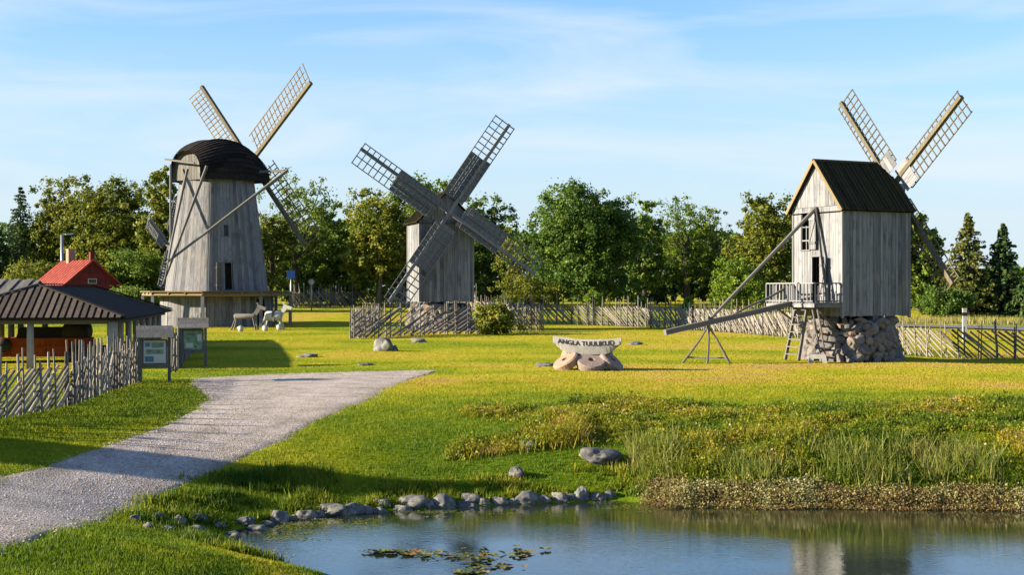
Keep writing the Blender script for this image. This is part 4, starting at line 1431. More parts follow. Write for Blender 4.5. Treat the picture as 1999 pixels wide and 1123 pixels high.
SHORE_ROCKS = [(348, 1026, 32, 22), (387, 1022, 42, 22), (380, 1044, 46, 18), (403, 1057, 28, 14), (452, 1052, 34, 18), (478, 1028, 42, 22), (502, 1040, 42, 18),
    (546, 1023, 46, 30), (597, 1015, 44, 22), (650, 1010, 62, 28), (686, 1004, 46, 28), (742, 1004, 38, 14), (746, 990, 42, 20), (786, 1000, 44, 17), (808, 992, 62, 28),
    (868, 992, 54, 30), (910, 994, 52, 14), (920, 984, 42, 24), (976, 985, 38, 18), (1030, 984, 66, 26), (1092, 980, 38, 24), (1136, 977, 36, 28), (1168, 977, 38, 16), (1192, 974, 32, 18)]
SHORE_ROCKS += [(262, 1018, 26, 16), (288, 1034, 24, 15), (306, 1014, 28, 17), (326, 1040, 28, 17), (362, 1056, 26, 15), (428, 1034, 28, 15), (522, 1030, 26, 15), (572, 1019, 24, 14),
    (622, 1012, 26, 15), (716, 1002, 30, 17), (838, 995, 26, 15), (946, 988, 30, 16), (1002, 985, 26, 14), (1062, 982, 30, 18), (1114, 979, 24, 16)]
SHORE_ROCKS.sort()
for i, (a, b, c, d) in enumerate(SHORE_ROCKS):
    boulder(a, b, c, d, 'grey boulder on the pond edge, %s from the left in the row' % ordinal(i), 'boulders along the pond edge')

# pale stone trough standing by the right mill's base
def stone_block():
    g = ground_at(1596, 709)
    root = thing('stone_trough', 'small pale hollowed stone trough standing before the right mill base', 'trough', g, 190)
    v, f = [], []
    prof = [(-.36, 0), (-.30, .34), (.30, .34), (.36, 0), (.20, 0), (.14, .17), (-.14, .17), (-.20, 0)]
    for y in (-.22, .22):
        for (x, z) in prof: v.append((x, y, z))
    for k in range(8): f.append((k, (k + 1) % 8, 8 + (k + 1) % 8, 8 + k))
    for o_ in (0, 8):
        q = [(0, 1, 6, 7), (1, 2, 5, 6), (2, 3, 4, 5)]
        f += [tuple(o_ + a for a in (c if o_ else c[::-1])) for c in q]
    mesh_obj('block', v, f, 'limestone', root)
stone_block()

# ------------------------------------------------------------------ roadside marker post
def marker_post():
    g = px_at(1883, 648, 72.0)
    g.z = tz(g.x, g.y)
    hh = (H - (604 - HY) * 72 / F) - g.z
    root = thing('marker_post', 'white roadside marker post with dark band beside the road', 'post', g, 180)
    mesh_obj('shaft', [(x * .10, y * .06, z) for x in (-1, 1) for y in (-1, 1) for z in (-.1, hh)], CUBE_F, 'white_paint', root)
    mesh_obj('band', [(x * .103, y * .063, z) for x in (-1, 1) for y in (-1, 1) for z in (hh - .34, hh - .16)], CUBE_F, 'black', root)
    mesh_obj('cap', [(x * .11, y * .07, z) for x in (-1, 1) for y in (-1, 1) for z in (hh, hh + .05)], CUBE_F, 'white_paint', root)
marker_post()

# ------------------------------------------------------------------ wooden horses by the smock mill
def horse(label, px, py, mat, L, bodyr, face):
    g = ground_at(px, py)
    root = thing('wooden_horse', label, 'sculpture', g, 90 + (8 if face > 0 else -8), 'wooden horses on the lawn')
    # local +Y points to the horse's head (viewer's right)
    zb = .85
    body = lathe('body', [(bodyr * .8, -L / 2), (bodyr, -L / 2 + .08), (bodyr, L / 2 - .08), (bodyr * .85, L / 2)], mat, root, 12, loc=(0, 0, zb), rot=(R(-90), 0, 0))
    for sy in (-1, 1):
        for sx in (-1, 1):
            pole('leg', (sx * .28, sy * (L / 2 + .12), -.03), (sx * .1, sy * (L / 2 - .14), zb - .02), .12, mat, root, -1)
    bar('neck', (0, L / 2 - .12, zb), (0, L / 2 + .28, zb + .55), .12, .26, mat, root, side=(1, 0, 0))
    bar('head', (0, L / 2 + .14, zb + .66), (0, L / 2 + .66, zb + .46), .12, .20, mat, root, side=(1, 0, 0))
    for sx in (-1, 1):
        bar('ear', (sx * .05, L / 2 + .16, zb + .70), (sx * .06, L / 2 + .12, zb + .86), .03, .07, mat, root)
    if bodyr > .2:
        bar('saddle_band', (0, -.02, zb - .01), (0, .12, zb - .01), bodyr * 2.06, bodyr * 2.06, 'pole_wood', root)
        bar('tail', (0, -L / 2, zb + .1), (0, -L / 2 - .2, zb - .45), .08, .08, mat, root)
horse('grey wooden horse with slim log body in front of the smock mill', 478, 645, 'pole_wood', 1.35, .17, 1)
horse('white wooden horse with thick barrel body in front of the smock mill', 534, 644, 'white_paint', 1.0, .30, 1)
def pot(label, px, py):
    g = ground_at(px, py)
    root = thing('flower_pot', label, 'flower pot', g, 0, 'small tubs by the wooden horses')
    lathe('tub', [(.13, 0), (.2, .3), (.17, .3), (.15, .22)], 'white_paint', root, 10)
    lathe('plant', [(.13, .2), (.16, .28), (.12, .34), (.04, .38)], 'board_green', root, 8, False)
pot('small white tub under the grey wooden horse', 470, 648)
pot('small white tub between the two wooden horses', 518, 647)
pot('small white tub under the neck of the white wooden horse', 545, 645)

# ------------------------------------------------------------------ red house, lamp, traffic signs
def red_house():
    d = 112.0
    apex = px_at(180, 507, d)
    az = 142.0
    dv = Vector((math.sin(R(az)), math.cos(R(az)), 0))
    L, W = 6.4, 4.9
    c = Vector((apex.x, apex.y, 0)) - dv * (L / 2)
    gz_ = tz(c.x, c.y)
    root = thing('red_house', 'small red house with red roof and two chimneys behind the sheds', 'house', (c.x, c.y, gz_), az)
    zr = apex.z - gz_; ze = zr - 2.05
    hw, hl = W / 2, L / 2
    mesh_obj('wall', [(-hw, -hl, 0), (hw, -hl, 0), (hw, hl, 0), (-hw, hl, 0), (-hw, -hl, ze), (hw, -hl, ze), (hw, hl, ze), (-hw, hl, ze), (0, -hl, zr - .1), (0, hl, zr - .1)],
             [(0, 1, 5, 4), (1, 2, 6, 5), (2, 3, 7, 6), (3, 0, 4, 7), (4, 5, 8), (6, 7, 9)], 'red_wall', root)
    roof = mesh_obj('roof', [(0, -hl - .3, zr), (0, hl + .3, zr), (hw + .3, hl + .3, ze - .25), (hw + .3, -hl - .3, ze - .25), (-hw - .3, hl + .3, ze - .25), (-hw - .3, -hl - .3, ze - .25),
                             (0, -hl - .3, zr - .1), (0, hl + .3, zr - .1), (hw + .3, hl + .3, ze - .35), (hw + .3, -hl - .3, ze - .35), (-hw - .3, hl + .3, ze - .35), (-hw - .3, -hl - .3, ze - .35)],
             [(0, 3, 2, 1), (0, 1, 4, 5), (6, 7, 8, 9), (6, 11, 10, 7), (1, 2, 8, 7), (1, 7, 10, 4), (0, 6, 9, 3), (0, 5, 11, 6), (2, 3, 9, 8), (4, 10, 11, 5)], 'red_roof', root)
    for sx in (1, -1):
        for i in range(12):
            y = -hl - .25 + i * (L + .5) / 11
            bar('roof_seam', (sx * .02, y, zr + .02), (sx * (hw + .3), y, ze - .23), .035, .04, 'red_roof', roof, side=(0, 1, 0))
    mesh_obj('chimney', [(x * .28, y * .28 - 1.4, z) for x in (-1, 1) for y in (-1, 1) for z in (zr - .6, zr + .95)], CUBE_F, 'brick', roof)
    mesh_obj('chimney', [(x * .17, y * .17 + hl - .1, z) for x in (-1, 1) for y in (-1, 1) for z in (zr - 1.0, zr + .6)], CUBE_F, 'red_wall', roof)
    wd = mesh_obj('window', [(x * .36, hl + .02 + y * .03, z) for x in (-1, 1) for y in (-1, 1) for z in (ze + .15, ze + .55)], CUBE_F, 'white_paint', root)
    mesh_obj('pane', [(x * .30, hl + .05 + y * .02, z) for x in (-1, 1) for y in (-1, 1) for z in (ze + .2, ze + .5)], CUBE_F, 'glass', wd)
red_house()

def street_lamp():
    d = 125.0
    top = px_at(121, 459, d)
    gz_ = tz(top.x, top.y)
    root = thing('street_lamp', 'grey street lamp post standing behind the red house', 'street lamp', (top.x, top.y, gz_), 60)
    hh = top.z - gz_
    lathe('post', [(.15, 0), (.13, hh)], 'galvanised', root, 10)
    bar('arm', (0, 0, hh - .03), (0, .5, hh + .08), .09, .09, 'galvanised', root)
    bar('lamp_head', (0, .3, hh + .06), (0, .95, hh + .14), .26, .12, 'lamp_glass', root, side=(1, 0, 0))
street_lamp()

def traffic_sign(label, px, py_top, d, rr, square, mat):
    top = px_at(px, py_top, d)
    gz_ = tz(top.x, top.y)
    hh = top.z - gz_
    root = thing('traffic_sign', label, 'sign', (top.x, top.y, gz_), 176)
    lathe('post', [(.05, -.1), (.05, hh)], 'galvanised', root, 8)
    if square:
        mesh_obj('plate', [(x * rr, .06 + y * .02, hh - rr + z * rr) for x in (-1, 1) for y in (-1, 1) for z in (-1, 1)], CUBE_F, mat, root)
    else:
        lathe('plate', [(rr, -.02), (rr, .02)], mat, root, 20, False, loc=(0, .07, hh - rr), rot=(R(90), 0, 0))
traffic_sign('small blue square road sign on a post right of the smock mill gallery', 568, 528, 112, .32, True, 'sign_blue')
traffic_sign('grey round road sign seen from behind near the far fence', 608, 545, 118, .24, False, 'galvanised')

# ------------------------------------------------------------------ trees
def leaf_quads(pos, nrm, size, tint):
    """one small quad per leaf clump"""
    n = len(pos)
    r_ = rng.normal(size=(n, 3))
    nrm = nrm / (np.linalg.norm(nrm, axis=1, keepdims=True) + 1e-9)
    u = np.cross(nrm, r_); u /= (np.linalg.norm(u, axis=1, keepdims=True) + 1e-9)
    v = np.cross(nrm, u)
    s = size[:, None] * .5
    asp = rng.uniform(.55, .9, (n, 1))
    q = np.stack([pos - u * s, pos - v * s * asp, pos + u * s, pos + v * s * asp], 1).reshape(-1, 3)
    f = np.arange(4 * n).reshape(n, 4)
    return q, f, tint

def limb_tube(v, f, p0, p1, r0, r1, bend=0.0, n=6, rows=5, rnd=None):
    p0, p1 = Vector(p0), Vector(p1)
    d = (p1 - p0).normalized()
    x = d.orthogonal().normalized(); y = d.cross(x)
    b0 = len(v)
    off = Vector((rnd.uniform(-1, 1), rnd.uniform(-1, 1), rnd.uniform(0, .6))) * bend if rnd else Vector()
    for i in range(rows):
        t = i / (rows - 1)
        c = p0.lerp(p1, t) + off * math.sin(math.pi * t)
        r = r0 + (r1 - r0) * t
        for k in range(n):
            a = 2 * math.pi * k / n
            v.append(c + x * (r * math.cos(a)) + y * (r * math.sin(a)))
    for i in range(rows - 1):
        for k in range(n):
            f.append((b0 + i * n + k, b0 + i * n + (k + 1) % n, b0 + (i + 1) * n + (k + 1) % n, b0 + (i + 1) * n + k))

PAL = {
    'green': [(0.0, (0.0545, 0.115, 0.0147)), (0.5, (0.1487, 0.228, 0.022)), (1.0, (0.3223, 0.347, 0.033))],
    'deep': [(0.0, (0.0352, 0.0855, 0.0146)), (0.5, (0.0923, 0.1709, 0.0212)), (1.0, (0.2198, 0.282, 0.0293))],
    'olive': [(0.0, (0.0652, 0.0965, 0.0113)), (0.5, (0.1631, 0.1915, 0.0185)), (1.0, (0.3068, 0.291, 0.0355))],
    'yellow': [(0.0, (0.0707, 0.1139, 0.0125)), (0.5, (0.1928, 0.2209, 0.0196)), (1.0, (0.3726, 0.3134, 0.0419))],
    'conifer': [(0.0, (0.018, 0.0525, 0.018)), (0.5, (0.045, 0.0975, 0.027)), (1.0, (0.1125, 0.1575, 0.033))],
    'rusty': [(0.0, (0.0302, 0.0665, 0.0168)), (0.5, (0.1109, 0.1396, 0.0252)), (1.0, (0.2419, 0.2195, 0.049))],
    'bright': [(0.0, (0.072, 0.144, 0.012)), (0.5, (0.168, 0.258, 0.018)), (1.0, (0.276, 0.324, 0.0264))],
}
for k_, st_ in PAL.items():
    M['leaf_' + k_] = leaf_mat('leaf_' + k_, st_, .40)

def tree(name, label, px, top_py, d, wpx, pal, nclump=110, per=85, low=.06, dense=1.3, leaf=.34, cat='tree', group='trees', seed=0, trunk=True, bark='bark', lobes=None, skew=0.0):
    global rng
    rng = np.random.default_rng(1000 + seed)
    rnd = random.Random(seed)
    g = on_ground(px, d)
    top = H - (top_py - HY) / F * d
    Ht = top - g.z
    W = wpx / F * d
    root = thing(name, label, cat, g, 0, group)
    if trunk: W *= 1.34; nclump = int(nclump * 2.8); per = int(per * .62); leaf *= .80
    zc = Ht * (low + 1) / 2
    rz = Ht * (1 - low) / 2
    rx = W / 2
    # lumpy outline: a handful of big lobes, clumps spread through and over them
    nl = lobes or max(7, int(5 + W * .9))
    lob = []
    for i in range(nl):
        a = rnd.uniform(0, 2 * math.pi)
        h = -0.85 + 1.75 * (i + rnd.random()) / nl
        rr = math.sqrt(max(.03, 1 - min(1, abs(h)) ** 2.2))
        q = rr * rnd.uniform(.35, .72)
        lob.append((q * math.cos(a) * rx + skew * rx * h, q * math.sin(a) * rx * .9, zc + h * rz * .74, rnd.uniform(.38, .56)))
    lob.append((0, 0, zc + rz * .58, .42))
    lob.append((0, 0, zc, .62))
    lob.append((0, 0, zc - rz * .55, .58))
    lob.append((rx * .4, 0, zc - rz * .5, .45)); lob.append((-rx * .4, 0, zc - rz * .5, .45))
    cen, cr = [], []
    for i in range(nclump):
        L = lob[rnd.randrange(len(lob))]
        v = Vector((rnd.gauss(0, 1), rnd.gauss(0, 1), rnd.gauss(0, 1))).normalized()
        rad = rnd.uniform(.55, 1.08)
        R1 = L[3] * rx; R2 = L[3] * min(rz, rx * 1.5)
        p = Vector((L[0] + v.x * R1 * rad, L[1] + v.y * R1 * rad, L[2] + v.z * R2 * rad))
        p.z = min(p.z, Ht - .15 * rx * rnd.random() - .15)
        p.z = max(p.z, Ht * low * .8 + rnd.uniform(0, .5))
        if i % 3 == 0:      # inner clumps keep the crown from being see-through
            q_ = .78 * rnd.random() ** .4
            p = Vector((v.x * rx * q_, v.y * rx * q_, zc + v.z * rz * q_ * .95))
        cen.append(p)
        cr.append(rnd.uniform(.10, .27) * (rx ** .55) * 1.0 * dense)
    cen_ = np.array([tuple(c) for c in cen]); cr_ = np.array(cr)
    k = rng.integers(0, len(cen_), nclump * per)
    dv = rng.normal(size=(len(k), 3)); dv /= np.linalg.norm(dv, axis=1, keepdims=True)
    dv[:, 2] *= .8
    pos = cen_[k] + dv * (cr_[k] * np.abs(rng.normal(.75, .32, len(k))))[:, None]
    ct = rng.uniform(0, 1, len(cen_))
    tint = np.clip(.12 + .55 * ct[k] + rng.normal(0, .17, len(k)), 0, 1)
    nrm = dv + rng.normal(0, .55, (len(k), 3)); nrm[:, 2] += .35
    q, f, t = leaf_quads(pos, nrm, leaf * rng.uniform(.65, 1.35, len(k)), tint)
    np_mesh('crown', q, f, 'leaf_' + pal, root, tint=t)
    if trunk:
        v, fc = [], []
        r0 = max(.07, .035 * Ht * (W / Ht) ** .4)
        tp = Vector((rnd.uniform(-.3, .3), rnd.uniform(-.3, .3), Ht * .62))
        limb_tube(v, fc, (0, 0, -.2), tp, r0, r0 * .4, .15, 8, 6, rnd)
        for c in rnd.sample(cen, min(16, len(cen))):
            b = Vector((0, 0, -.2)).lerp(tp, rnd.uniform(.25, .9))
            limb_tube(v, fc, b, c, r0 * .33, r0 * .08, .35, 5, 5, rnd)
        mesh_obj('trunk', v, fc, bark, root, True)
    return root

def conifer(name, label, px, top_py, d, wpx, pal, seed, layers=34, group='trees'):
    global rng
    rng = np.random.default_rng(2000 + seed)
    rnd = random.Random(seed)
    g = on_ground(px, d)
    Ht = H - (top_py - HY) / F * d - g.z
    W = wpx / F * d * 1.3
    root = thing(name, label, 'tree', g, 0, group)
    P, N, T = [], [], []
    v, fc = [], []
    limb_tube(v, fc, (0, 0, -.2), (0, 0, Ht * .98), .02 * Ht, .015, .03, 7, 5, rnd)
    for i in range(layers):
        t = (i + .5) / layers
        z = Ht * (.03 + .95 * t)
        Rl = W / 2 * (1 - t) ** .82 * rnd.uniform(.75, 1.15) + .08
        nb = max(5, int(12 * (1 - t) + 5))
        for k in range(nb):
            a = rnd.uniform(0, 2 * math.pi)
            rb = Rl * rnd.uniform(.6, 1.12)
            m = int(10 + 26 * rb / (W / 2))
            s = np.sqrt(rng.uniform(.02, 1, m))
            side = rng.normal(0, .09 + .09 * rb, m) * (1.15 - s)
            x = np.cos(a) * s * rb - np.sin(a) * side
            y = np.sin(a) * s * rb + np.cos(a) * side
            zz = z - .28 * rb * s + .12 * rb * s ** 3 - np.abs(rng.normal(0, .10, m)) * (1 + rb * .25)
            P.append(np.stack([x, y, zz], 1))
            N.append(np.stack([np.cos(a) * .6 + rng.normal(0, .5, m), np.sin(a) * .6 + rng.normal(0, .5, m), .6 + rng.normal(0, .4, m)], 1))
            base = rnd.random()
            T.append(np.clip(.1 + .5 * base + .25 * s + rng.normal(0, .12, m), 0, 1))
            if rnd.random() < .4:
                limb_tube(v, fc, (0, 0, z), (math.cos(a) * rb * .9, math.sin(a) * rb * .9, z - .2 * rb), .02 + .01 * rb, .008, 0, 4, 3, rnd)
    P, N, T = np.concatenate(P), np.concatenate(N), np.concatenate(T)
    q, f, t = leaf_quads(P, N, rng.uniform(.16, .36, len(P)), T)
    np_mesh('crown', q, f, 'leaf_' + pal, root, tint=t)
    mesh_obj('trunk', v, fc, 'bark', root, True)
    return root

def bare_tree(label, px, top_py, d, wpx, seed):
    rnd = random.Random(seed)
    g = on_ground(px, d)
    Ht = H - (top_py - HY) / F * d - g.z
    W = wpx / F * d
    root = thing('bare_tree', label, 'tree', g, 0, 'trees')
    v, fc = [], []
    def grow(p, dr, L, r, lev):
        q = p + dr * L
        limb_tube(v, fc, p, q, r, r * .55, .04 * L, 5, 3, rnd)
        if lev == 0: return
        for _ in range(rnd.choice((2, 3, 3))):
            nd_ = (dr + Vector((rnd.gauss(0, .42), rnd.gauss(0, .42), rnd.gauss(.12, .2)))).normalized()
            grow(p.lerp(q, rnd.uniform(.6, 1)), nd_, L * rnd.uniform(.6, .85), r * .5, lev - 1)
    for i in range(4):
        grow(Vector((rnd.uniform(-.4, .4), 0, -.1)), Vector((rnd.gauss(0, .12), rnd.gauss(0, .12), 1)).normalized(), Ht * .34, .07, 4)
    zm = max(p.z for p in v)
    v = [Vector((p.x, p.y, p.z * Ht / zm if p.z > 0 else p.z)) for p in v]
    mesh_obj('trunk', v, fc, 'bark', root, True)

# left part
conifer('spruce_tree', 'dark spruce at the left edge behind the sheds', 40, 358, 140, 120, 'conifer', 1)
conifer('spruce_tree', 'low dark spruce cut by the left picture edge', -8, 425, 138, 90, 'conifer', 2)
tree('leafy_tree', 'olive-green tree standing second from the left edge, beside the dark spruce', 118, 350, 142, 120, 'olive', 120, 100, .04, seed=3)
tree('leafy_tree', 'broad round olive-green tree behind the red house', 205, 336, 138, 165, 'olive', 190, 110, .04, seed=4)
tree('leafy_tree', 'narrow yellow-green tree just left of the smock mill', 316, 314, 128, 78, 'yellow', 120, 90, .05, seed=5)
tree('leafy_shrub', 'rounded shrub right of the red house below the smock mill', 262, 486, 118, 120, 'green', 120, 90, .02, leaf=.24, cat='shrub', group='shrubs', seed=6)
tree('leafy_shrub', 'light green shrub left of the red house roof', 62, 505, 124, 110, 'yellow', 70, 80, .02, leaf=.24, cat='shrub', group='shrubs', seed=7)
tree('leafy_shrub', 'low shrub between the open shed roof and the smock mill gallery', 250, 560, 100, 100, 'green', 70, 80, .0, leaf=.2, cat='shrub', group='shrubs', seed=8)
# between left and middle mills
tree('leafy_tree', 'thin-crowned tree right of the smock mill with sky showing through', 578, 330, 138, 130, 'green', 95, 60, .18, leaf=.27, seed=9)
tree('leafy_tree', 'slim tree close behind the smock mill on its right', 530, 392, 132, 70, 'olive', 60, 70, .05, seed=10)
tree('leafy_tree', 'rounded tree left of the yellowish tree, between the mills', 650, 395, 142, 90, 'green', 85, 85, .05, seed=11)
tree('leafy_tree', 'tall yellowish tree with orange trunk left of the middle mill', 738, 362, 132, 125, 'yellow', 150, 95, .10, seed=12, bark='bark_light')
tree('leafy_tree', 'green tree rising behind the upper sails of the middle mill', 825, 333, 144, 120, 'green', 120, 85, .1, seed=13)
tree('leafy_tree', 'dark green tree right behind the middle mill', 945, 376, 140, 105, 'deep', 110, 85, .05, seed=14)
tree('leafy_tree', 'small sparse yellowish tree near the lower right sail of the middle mill', 1000, 440, 130, 70, 'yellow', 45, 45, .1, leaf=.22, seed=15)
bare_tree('leafless twiggy tree left of the big round tree', 1030, 428, 142, 50, 16)
tree('leafy_shrub', 'olive shrub at the foot of the big round tree', 1032, 535, 122, 100, 'olive', 60, 80, .0, leaf=.22, cat='shrub', group='shrubs', seed=17)
# right part
tree('leafy_tree', 'big dense round dark green tree in the centre of the tree line', 1146, 356, 126, 205, 'deep', 290, 120, .05, leaf=.30, seed=18, lobes=18)
tree('leafy_tree', 'slim tree touching the right side of the big round tree', 1256, 384, 138, 75, 'green', 75, 70, .08, seed=19)
tree('leafy_tree', 'open-crowned tree in the middle of the gap between mills', 1342, 376, 142, 125, 'green', 95, 58, .14, leaf=.27, seed=20)
tree('leafy_tree', 'sparse slender tree beside the open-crowned one', 1398, 402, 140, 70, 'green', 45, 50, .12, leaf=.25, seed=21)
tree('leafy_tree', 'rounded yellow-green tree left of the right mill', 1492, 380, 136, 130, 'olive', 135, 85, .06, seed=22)
tree('leafy_shrub', 'bright green bush beneath the rounded tree left of the right mill', 1440, 500, 118, 95, 'bright', 70, 80, .0, leaf=.22, cat='shrub', group='shrubs', seed=23)
tree('leafy_tree', 'green tree right behind the right mill body', 1794, 410, 118, 84, 'green', 120, 85, .05, seed=24)
conifer('spruce_tree', 'spruce with yellowish needles right of the right mill', 1890, 410, 112, 120, 'rusty', 25, 36)
conifer('spruce_tree', 'slim pointed dark spruce at the right picture edge', 1958, 432, 112, 105, 'conifer', 26, 38)
tree('leafy_shrub', 'dark bush at the foot of the spruces by the road', 1838, 560, 108, 84, 'deep', 80, 80, .0, leaf=.22, cat='shrub', group='shrubs', seed=27)
conifer('spruce_tree', 'low dark spruce cut by the right picture edge', 2012, 515, 108, 90, 'conifer', 28, 24)
# bushes near the fences
tree('leafy_shrub', 'round yellow-green bush at the yard fence of the middle mill', 966, 590, 80, 92, 'yellow', 90, 80, .0, leaf=.16, cat='shrub', group='shrubs', seed=30, trunk=False)
tree('leafy_shrub', 'small pointed bright bush behind the long fence, under the big tree', 1158, 553, 105, 44, 'bright', 40, 70, .0, leaf=.16, cat='shrub', group='shrubs', seed=31, trunk=False)
tree('leafy_shrub', 'smallest bright bush poking above the long fence', 1252, 572, 102, 26, 'bright', 22, 60, .0, leaf=.15, cat='shrub', group='shrubs', seed=32, trunk=False)
tree('leafy_shrub', 'low bright bush above the fence left of the tail pole', 1345, 574, 100, 36, 'bright', 26, 60, .0, leaf=.15, cat='shrub', group='shrubs', seed=33, trunk=False)
for i, (a, b, w_, pl, lb) in enumerate([
        (20, 500, 130, 'conifer', 'dark bush at the foot of the spruce at the left edge'),
        (175, 470, 130, 'deep', 'dark bush behind the red house chimneys'),
        (340, 480, 110, 'green', 'dark green bush behind the tail poles of the smock mill'),
        (600, 470, 120, 'deep', 'dark bush right of the smock mill behind the far fence'),
        (690, 480, 120, 'deep', 'dark bush behind the far fence, left of the orange trunk'),
        (800, 500, 110, 'deep', 'dark bush just left of the middle mill body'),
        (950, 480, 100, 'deep', 'dark bush just right of the middle mill body'),
        (1250, 480, 120, 'deep', 'dark bush right of the big round tree'),
        (1335, 490, 130, 'deep', 'dark bush under the open-crowned tree'),
        (1410, 480, 120, 'deep', 'dark bush under the sparse slender tree'),
        (1500, 480, 120, 'green', 'dark green bush beside the right mill balcony'),
        (1790, 500, 110, 'deep', 'dark bush behind the lower sail of the right mill')]):
    tree('leafy_shrub', lb, a, b, 146 if a < 1700 else 122, w_, pl, 75, 80, .0, leaf=.30, cat='shrub', group='shrubs', seed=50 + i, trunk=False)

# far wood closing the view behind the trees
def far_wood():
    global rng
    rng = np.random.default_rng(77)
    n = 64000
    x = rng.uniform(-95, 85, n)
    base = 175 + 6 * np.sin(x * .11)
    top = 6.4 + 4.6 * fbm(x, x * 0, .09, 3) + 1.2 * fbm(x, x * 0 + 9, .5, 8)
    top = top * (1 - .55 * sst((x - 42) / 10))
    z = rng.uniform(0, 1, n) ** .8 * top
    y = base + rng.uniform(-3, 3, n)
    pos = np.stack([x, y, 1.6 + z], 1)
    nrm = rng.normal(0, .7, (n, 3)); nrm[:, 1] -= .8; nrm[:, 2] += .4
    q, f, t = leaf_quads(pos, nrm, rng.uniform(.35, .8, n), np.clip(fbm(x, z * 2, .4, 4) + rng.normal(0, .15, n), 0, 1))
    o = np_mesh('far_wood', q, f, 'leaf_deep', None, tint=t)
    tag(o, 'dark continuous wood far behind the tree line', 'wood', kind='stuff')
far_wood()

# ------------------------------------------------------------------ grass, weeds, reeds
M['blade'] = leaf_mat('blade', [(p, tuple(min(1, c * 1.0) for c in col)) for p, col in GRASS_STOPS], .45)
M['weed'] = leaf_mat('weed', [(0.0, (0.05, 0.105, 0.006)), (0.4, (0.17, 0.225, 0.010)), (0.7, (0.32, 0.28, 0.018)), (0.92, (0.37, 0.25, 0.04)), (1.0, (0.48, 0.42, 0.28))], .4)
M['reed'] = leaf_mat('reed', [(0.0, (0.07, 0.13, 0.015)), (0.5, (0.19, 0.22, 0.03)), (1.0, (0.40, 0.33, 0.14))], .4)
M['pale_plant'] = leaf_mat('pale_plant', [(0.0, (0.16, 0.10, 0.04)), (0.35, (0.29, 0.27, 0.09)), (1.0, (0.60, 0.57, 0.34))], .3)

rng = np.random.default_rng(5)
def blades(name, x, y, z, h, w, tint, mat, lean=.45, extra=None):
    n = len(x)
    a = rng.uniform(0, 2 * np.pi, n)
    ux, uy = np.cos(a) * w * .5, np.sin(a) * w * .5
    la = rng.uniform(0, 2 * np.pi, n)
    ll = h * lean * rng.uniform(0, 1, n)
    tx, ty = x + np.cos(la) * ll, y + np.sin(la) * ll
    v = np.stack([np.stack([x - ux, y - uy, z - .01], 1), np.stack([x + ux, y + uy, z - .01], 1), np.stack([tx, ty, z + h], 1)], 1).reshape(-1, 3)
    return np_mesh(name, v, np.arange(3 * n).reshape(n, 3), mat, None, tint=tint)

def frustum_points(n, d0, d1, power=1.0, pad=1.06):
    """ground points spread over the strip of land around the view, distance d0..d1"""
    d = d0 + (d1 - d0) * rng.uniform(0, 1, n) ** power
    x = rng.uniform(-1, 1, n) * (d * .36 * pad + .8)
    return x, d

def keep_turf(x, y, path_pad=True):
    s = shore_dist(x, y)
    k = (s > .12) & ~in_poly(x + rng.normal(0, .13, x.shape) + .12 * np.sin(y * 3.1), y + rng.normal(0, .13, x.shape), PATH_POLY)
    return k, s

# near turf
x, y = frustum_points(560000, 12.5, 47, 1.0)
k, s = keep_turf(x, y)
x, y, s = x[k], y[k], s[k]
dn = dryness(x, y, s)
clump = fbm(x, y, 1.6, 61)
h = (.035 + .075 * clump * rng.uniform(.5, 1.3, len(x))) * (1 - .45 * dn)
tint = np.clip(dn * 1.05 - .10 + (clump - .5) * .35 + rng.normal(0, .08, len(x)), 0, 1)
o = blades('turf_grass', x, y, terrain(x, y), h, rng.uniform(.012, .026, len(x)), tint, 'blade', .7)
tag(o, 'short green and yellow grass on the bank and around the path', 'grass', kind='stuff')
# mown lawn farther off
x, y = frustum_points(260000, 46, 122, 1.25)
k, s = keep_turf(x, y)
x, y, s = x[k], y[k], s[k]
dn = dryness(x, y, s)
clump = fbm(x, y, .9, 71)
h = .015 + .03 * clump * rng.uniform(.5, 1.3, len(x))
tint = np.clip(dn * 1.05 - .08 + (clump - .5) * .3 + rng.normal(0, .06, len(x)), 0, 1)
o = blades('lawn_grass', x, y, terrain(x, y), h, rng.uniform(.03, .06, len(x)) , tint, 'blade', .7)
tag(o, 'mown yellow-green lawn grass around the mills', 'grass', kind='stuff')

# weeds on the bank right of the smooth grass
n = 230000
x = rng.uniform(-2.5, 14.5, n); y = rng.uniform(29.5, 42, n)
k, s = keep_turf(x, y)
x, y, s = x[k], y[k], s[k]
pxx, pyy = to_px(x, y, terrain(x, y))
edge_px = 930 + 60 * np.sin(y * 1.7) + (fbm(x, y, .5, 91) - .5) * 260
dens = sst((pxx - edge_px) / 90) * sst((s - .5) / .8) * (1 - sst((s - 6.3 - 1.4 * fbm(x, y, .4, 33)) / 1.2))
flat_strip = sst((1270 - pxx) / 60) * (1 - sst((s - 2.3) / .7))       # mown strip above the shore rocks
dens = dens * (1 - flat_strip)
cl = fbm(x, y, .75, 95)
dens = dens * (.35 + 1.3 * sst((cl - .35) / .3))
k = rng.uniform(0, 1, len(x)) < dens * .95
x, y, s, cl = x[k], y[k], s[k], cl[k]
h = (.04 + .70 * np.clip(cl - .30, 0, 1)) * rng.uniform(.4, 1.2, len(x))
hue = fbm(x, y, .6, 99)
tint = np.clip(-.38 + 1.45 * hue + rng.normal(0, .15, len(x)) + .10 * (rng.uniform(0, 1, len(x)) > .97), 0, .93)
tint = np.where(rng.uniform(0, 1, len(x)) > .994, 1.0, tint)
zt_ = terrain(x, y)
o = blades('bank_weeds', x, y, zt_, h, rng.uniform(.02, .05, len(x)), tint, 'weed', .8)
tag(o, 'rough mixed weeds with dry flower heads on the pond bank', 'weeds', kind='stuff')
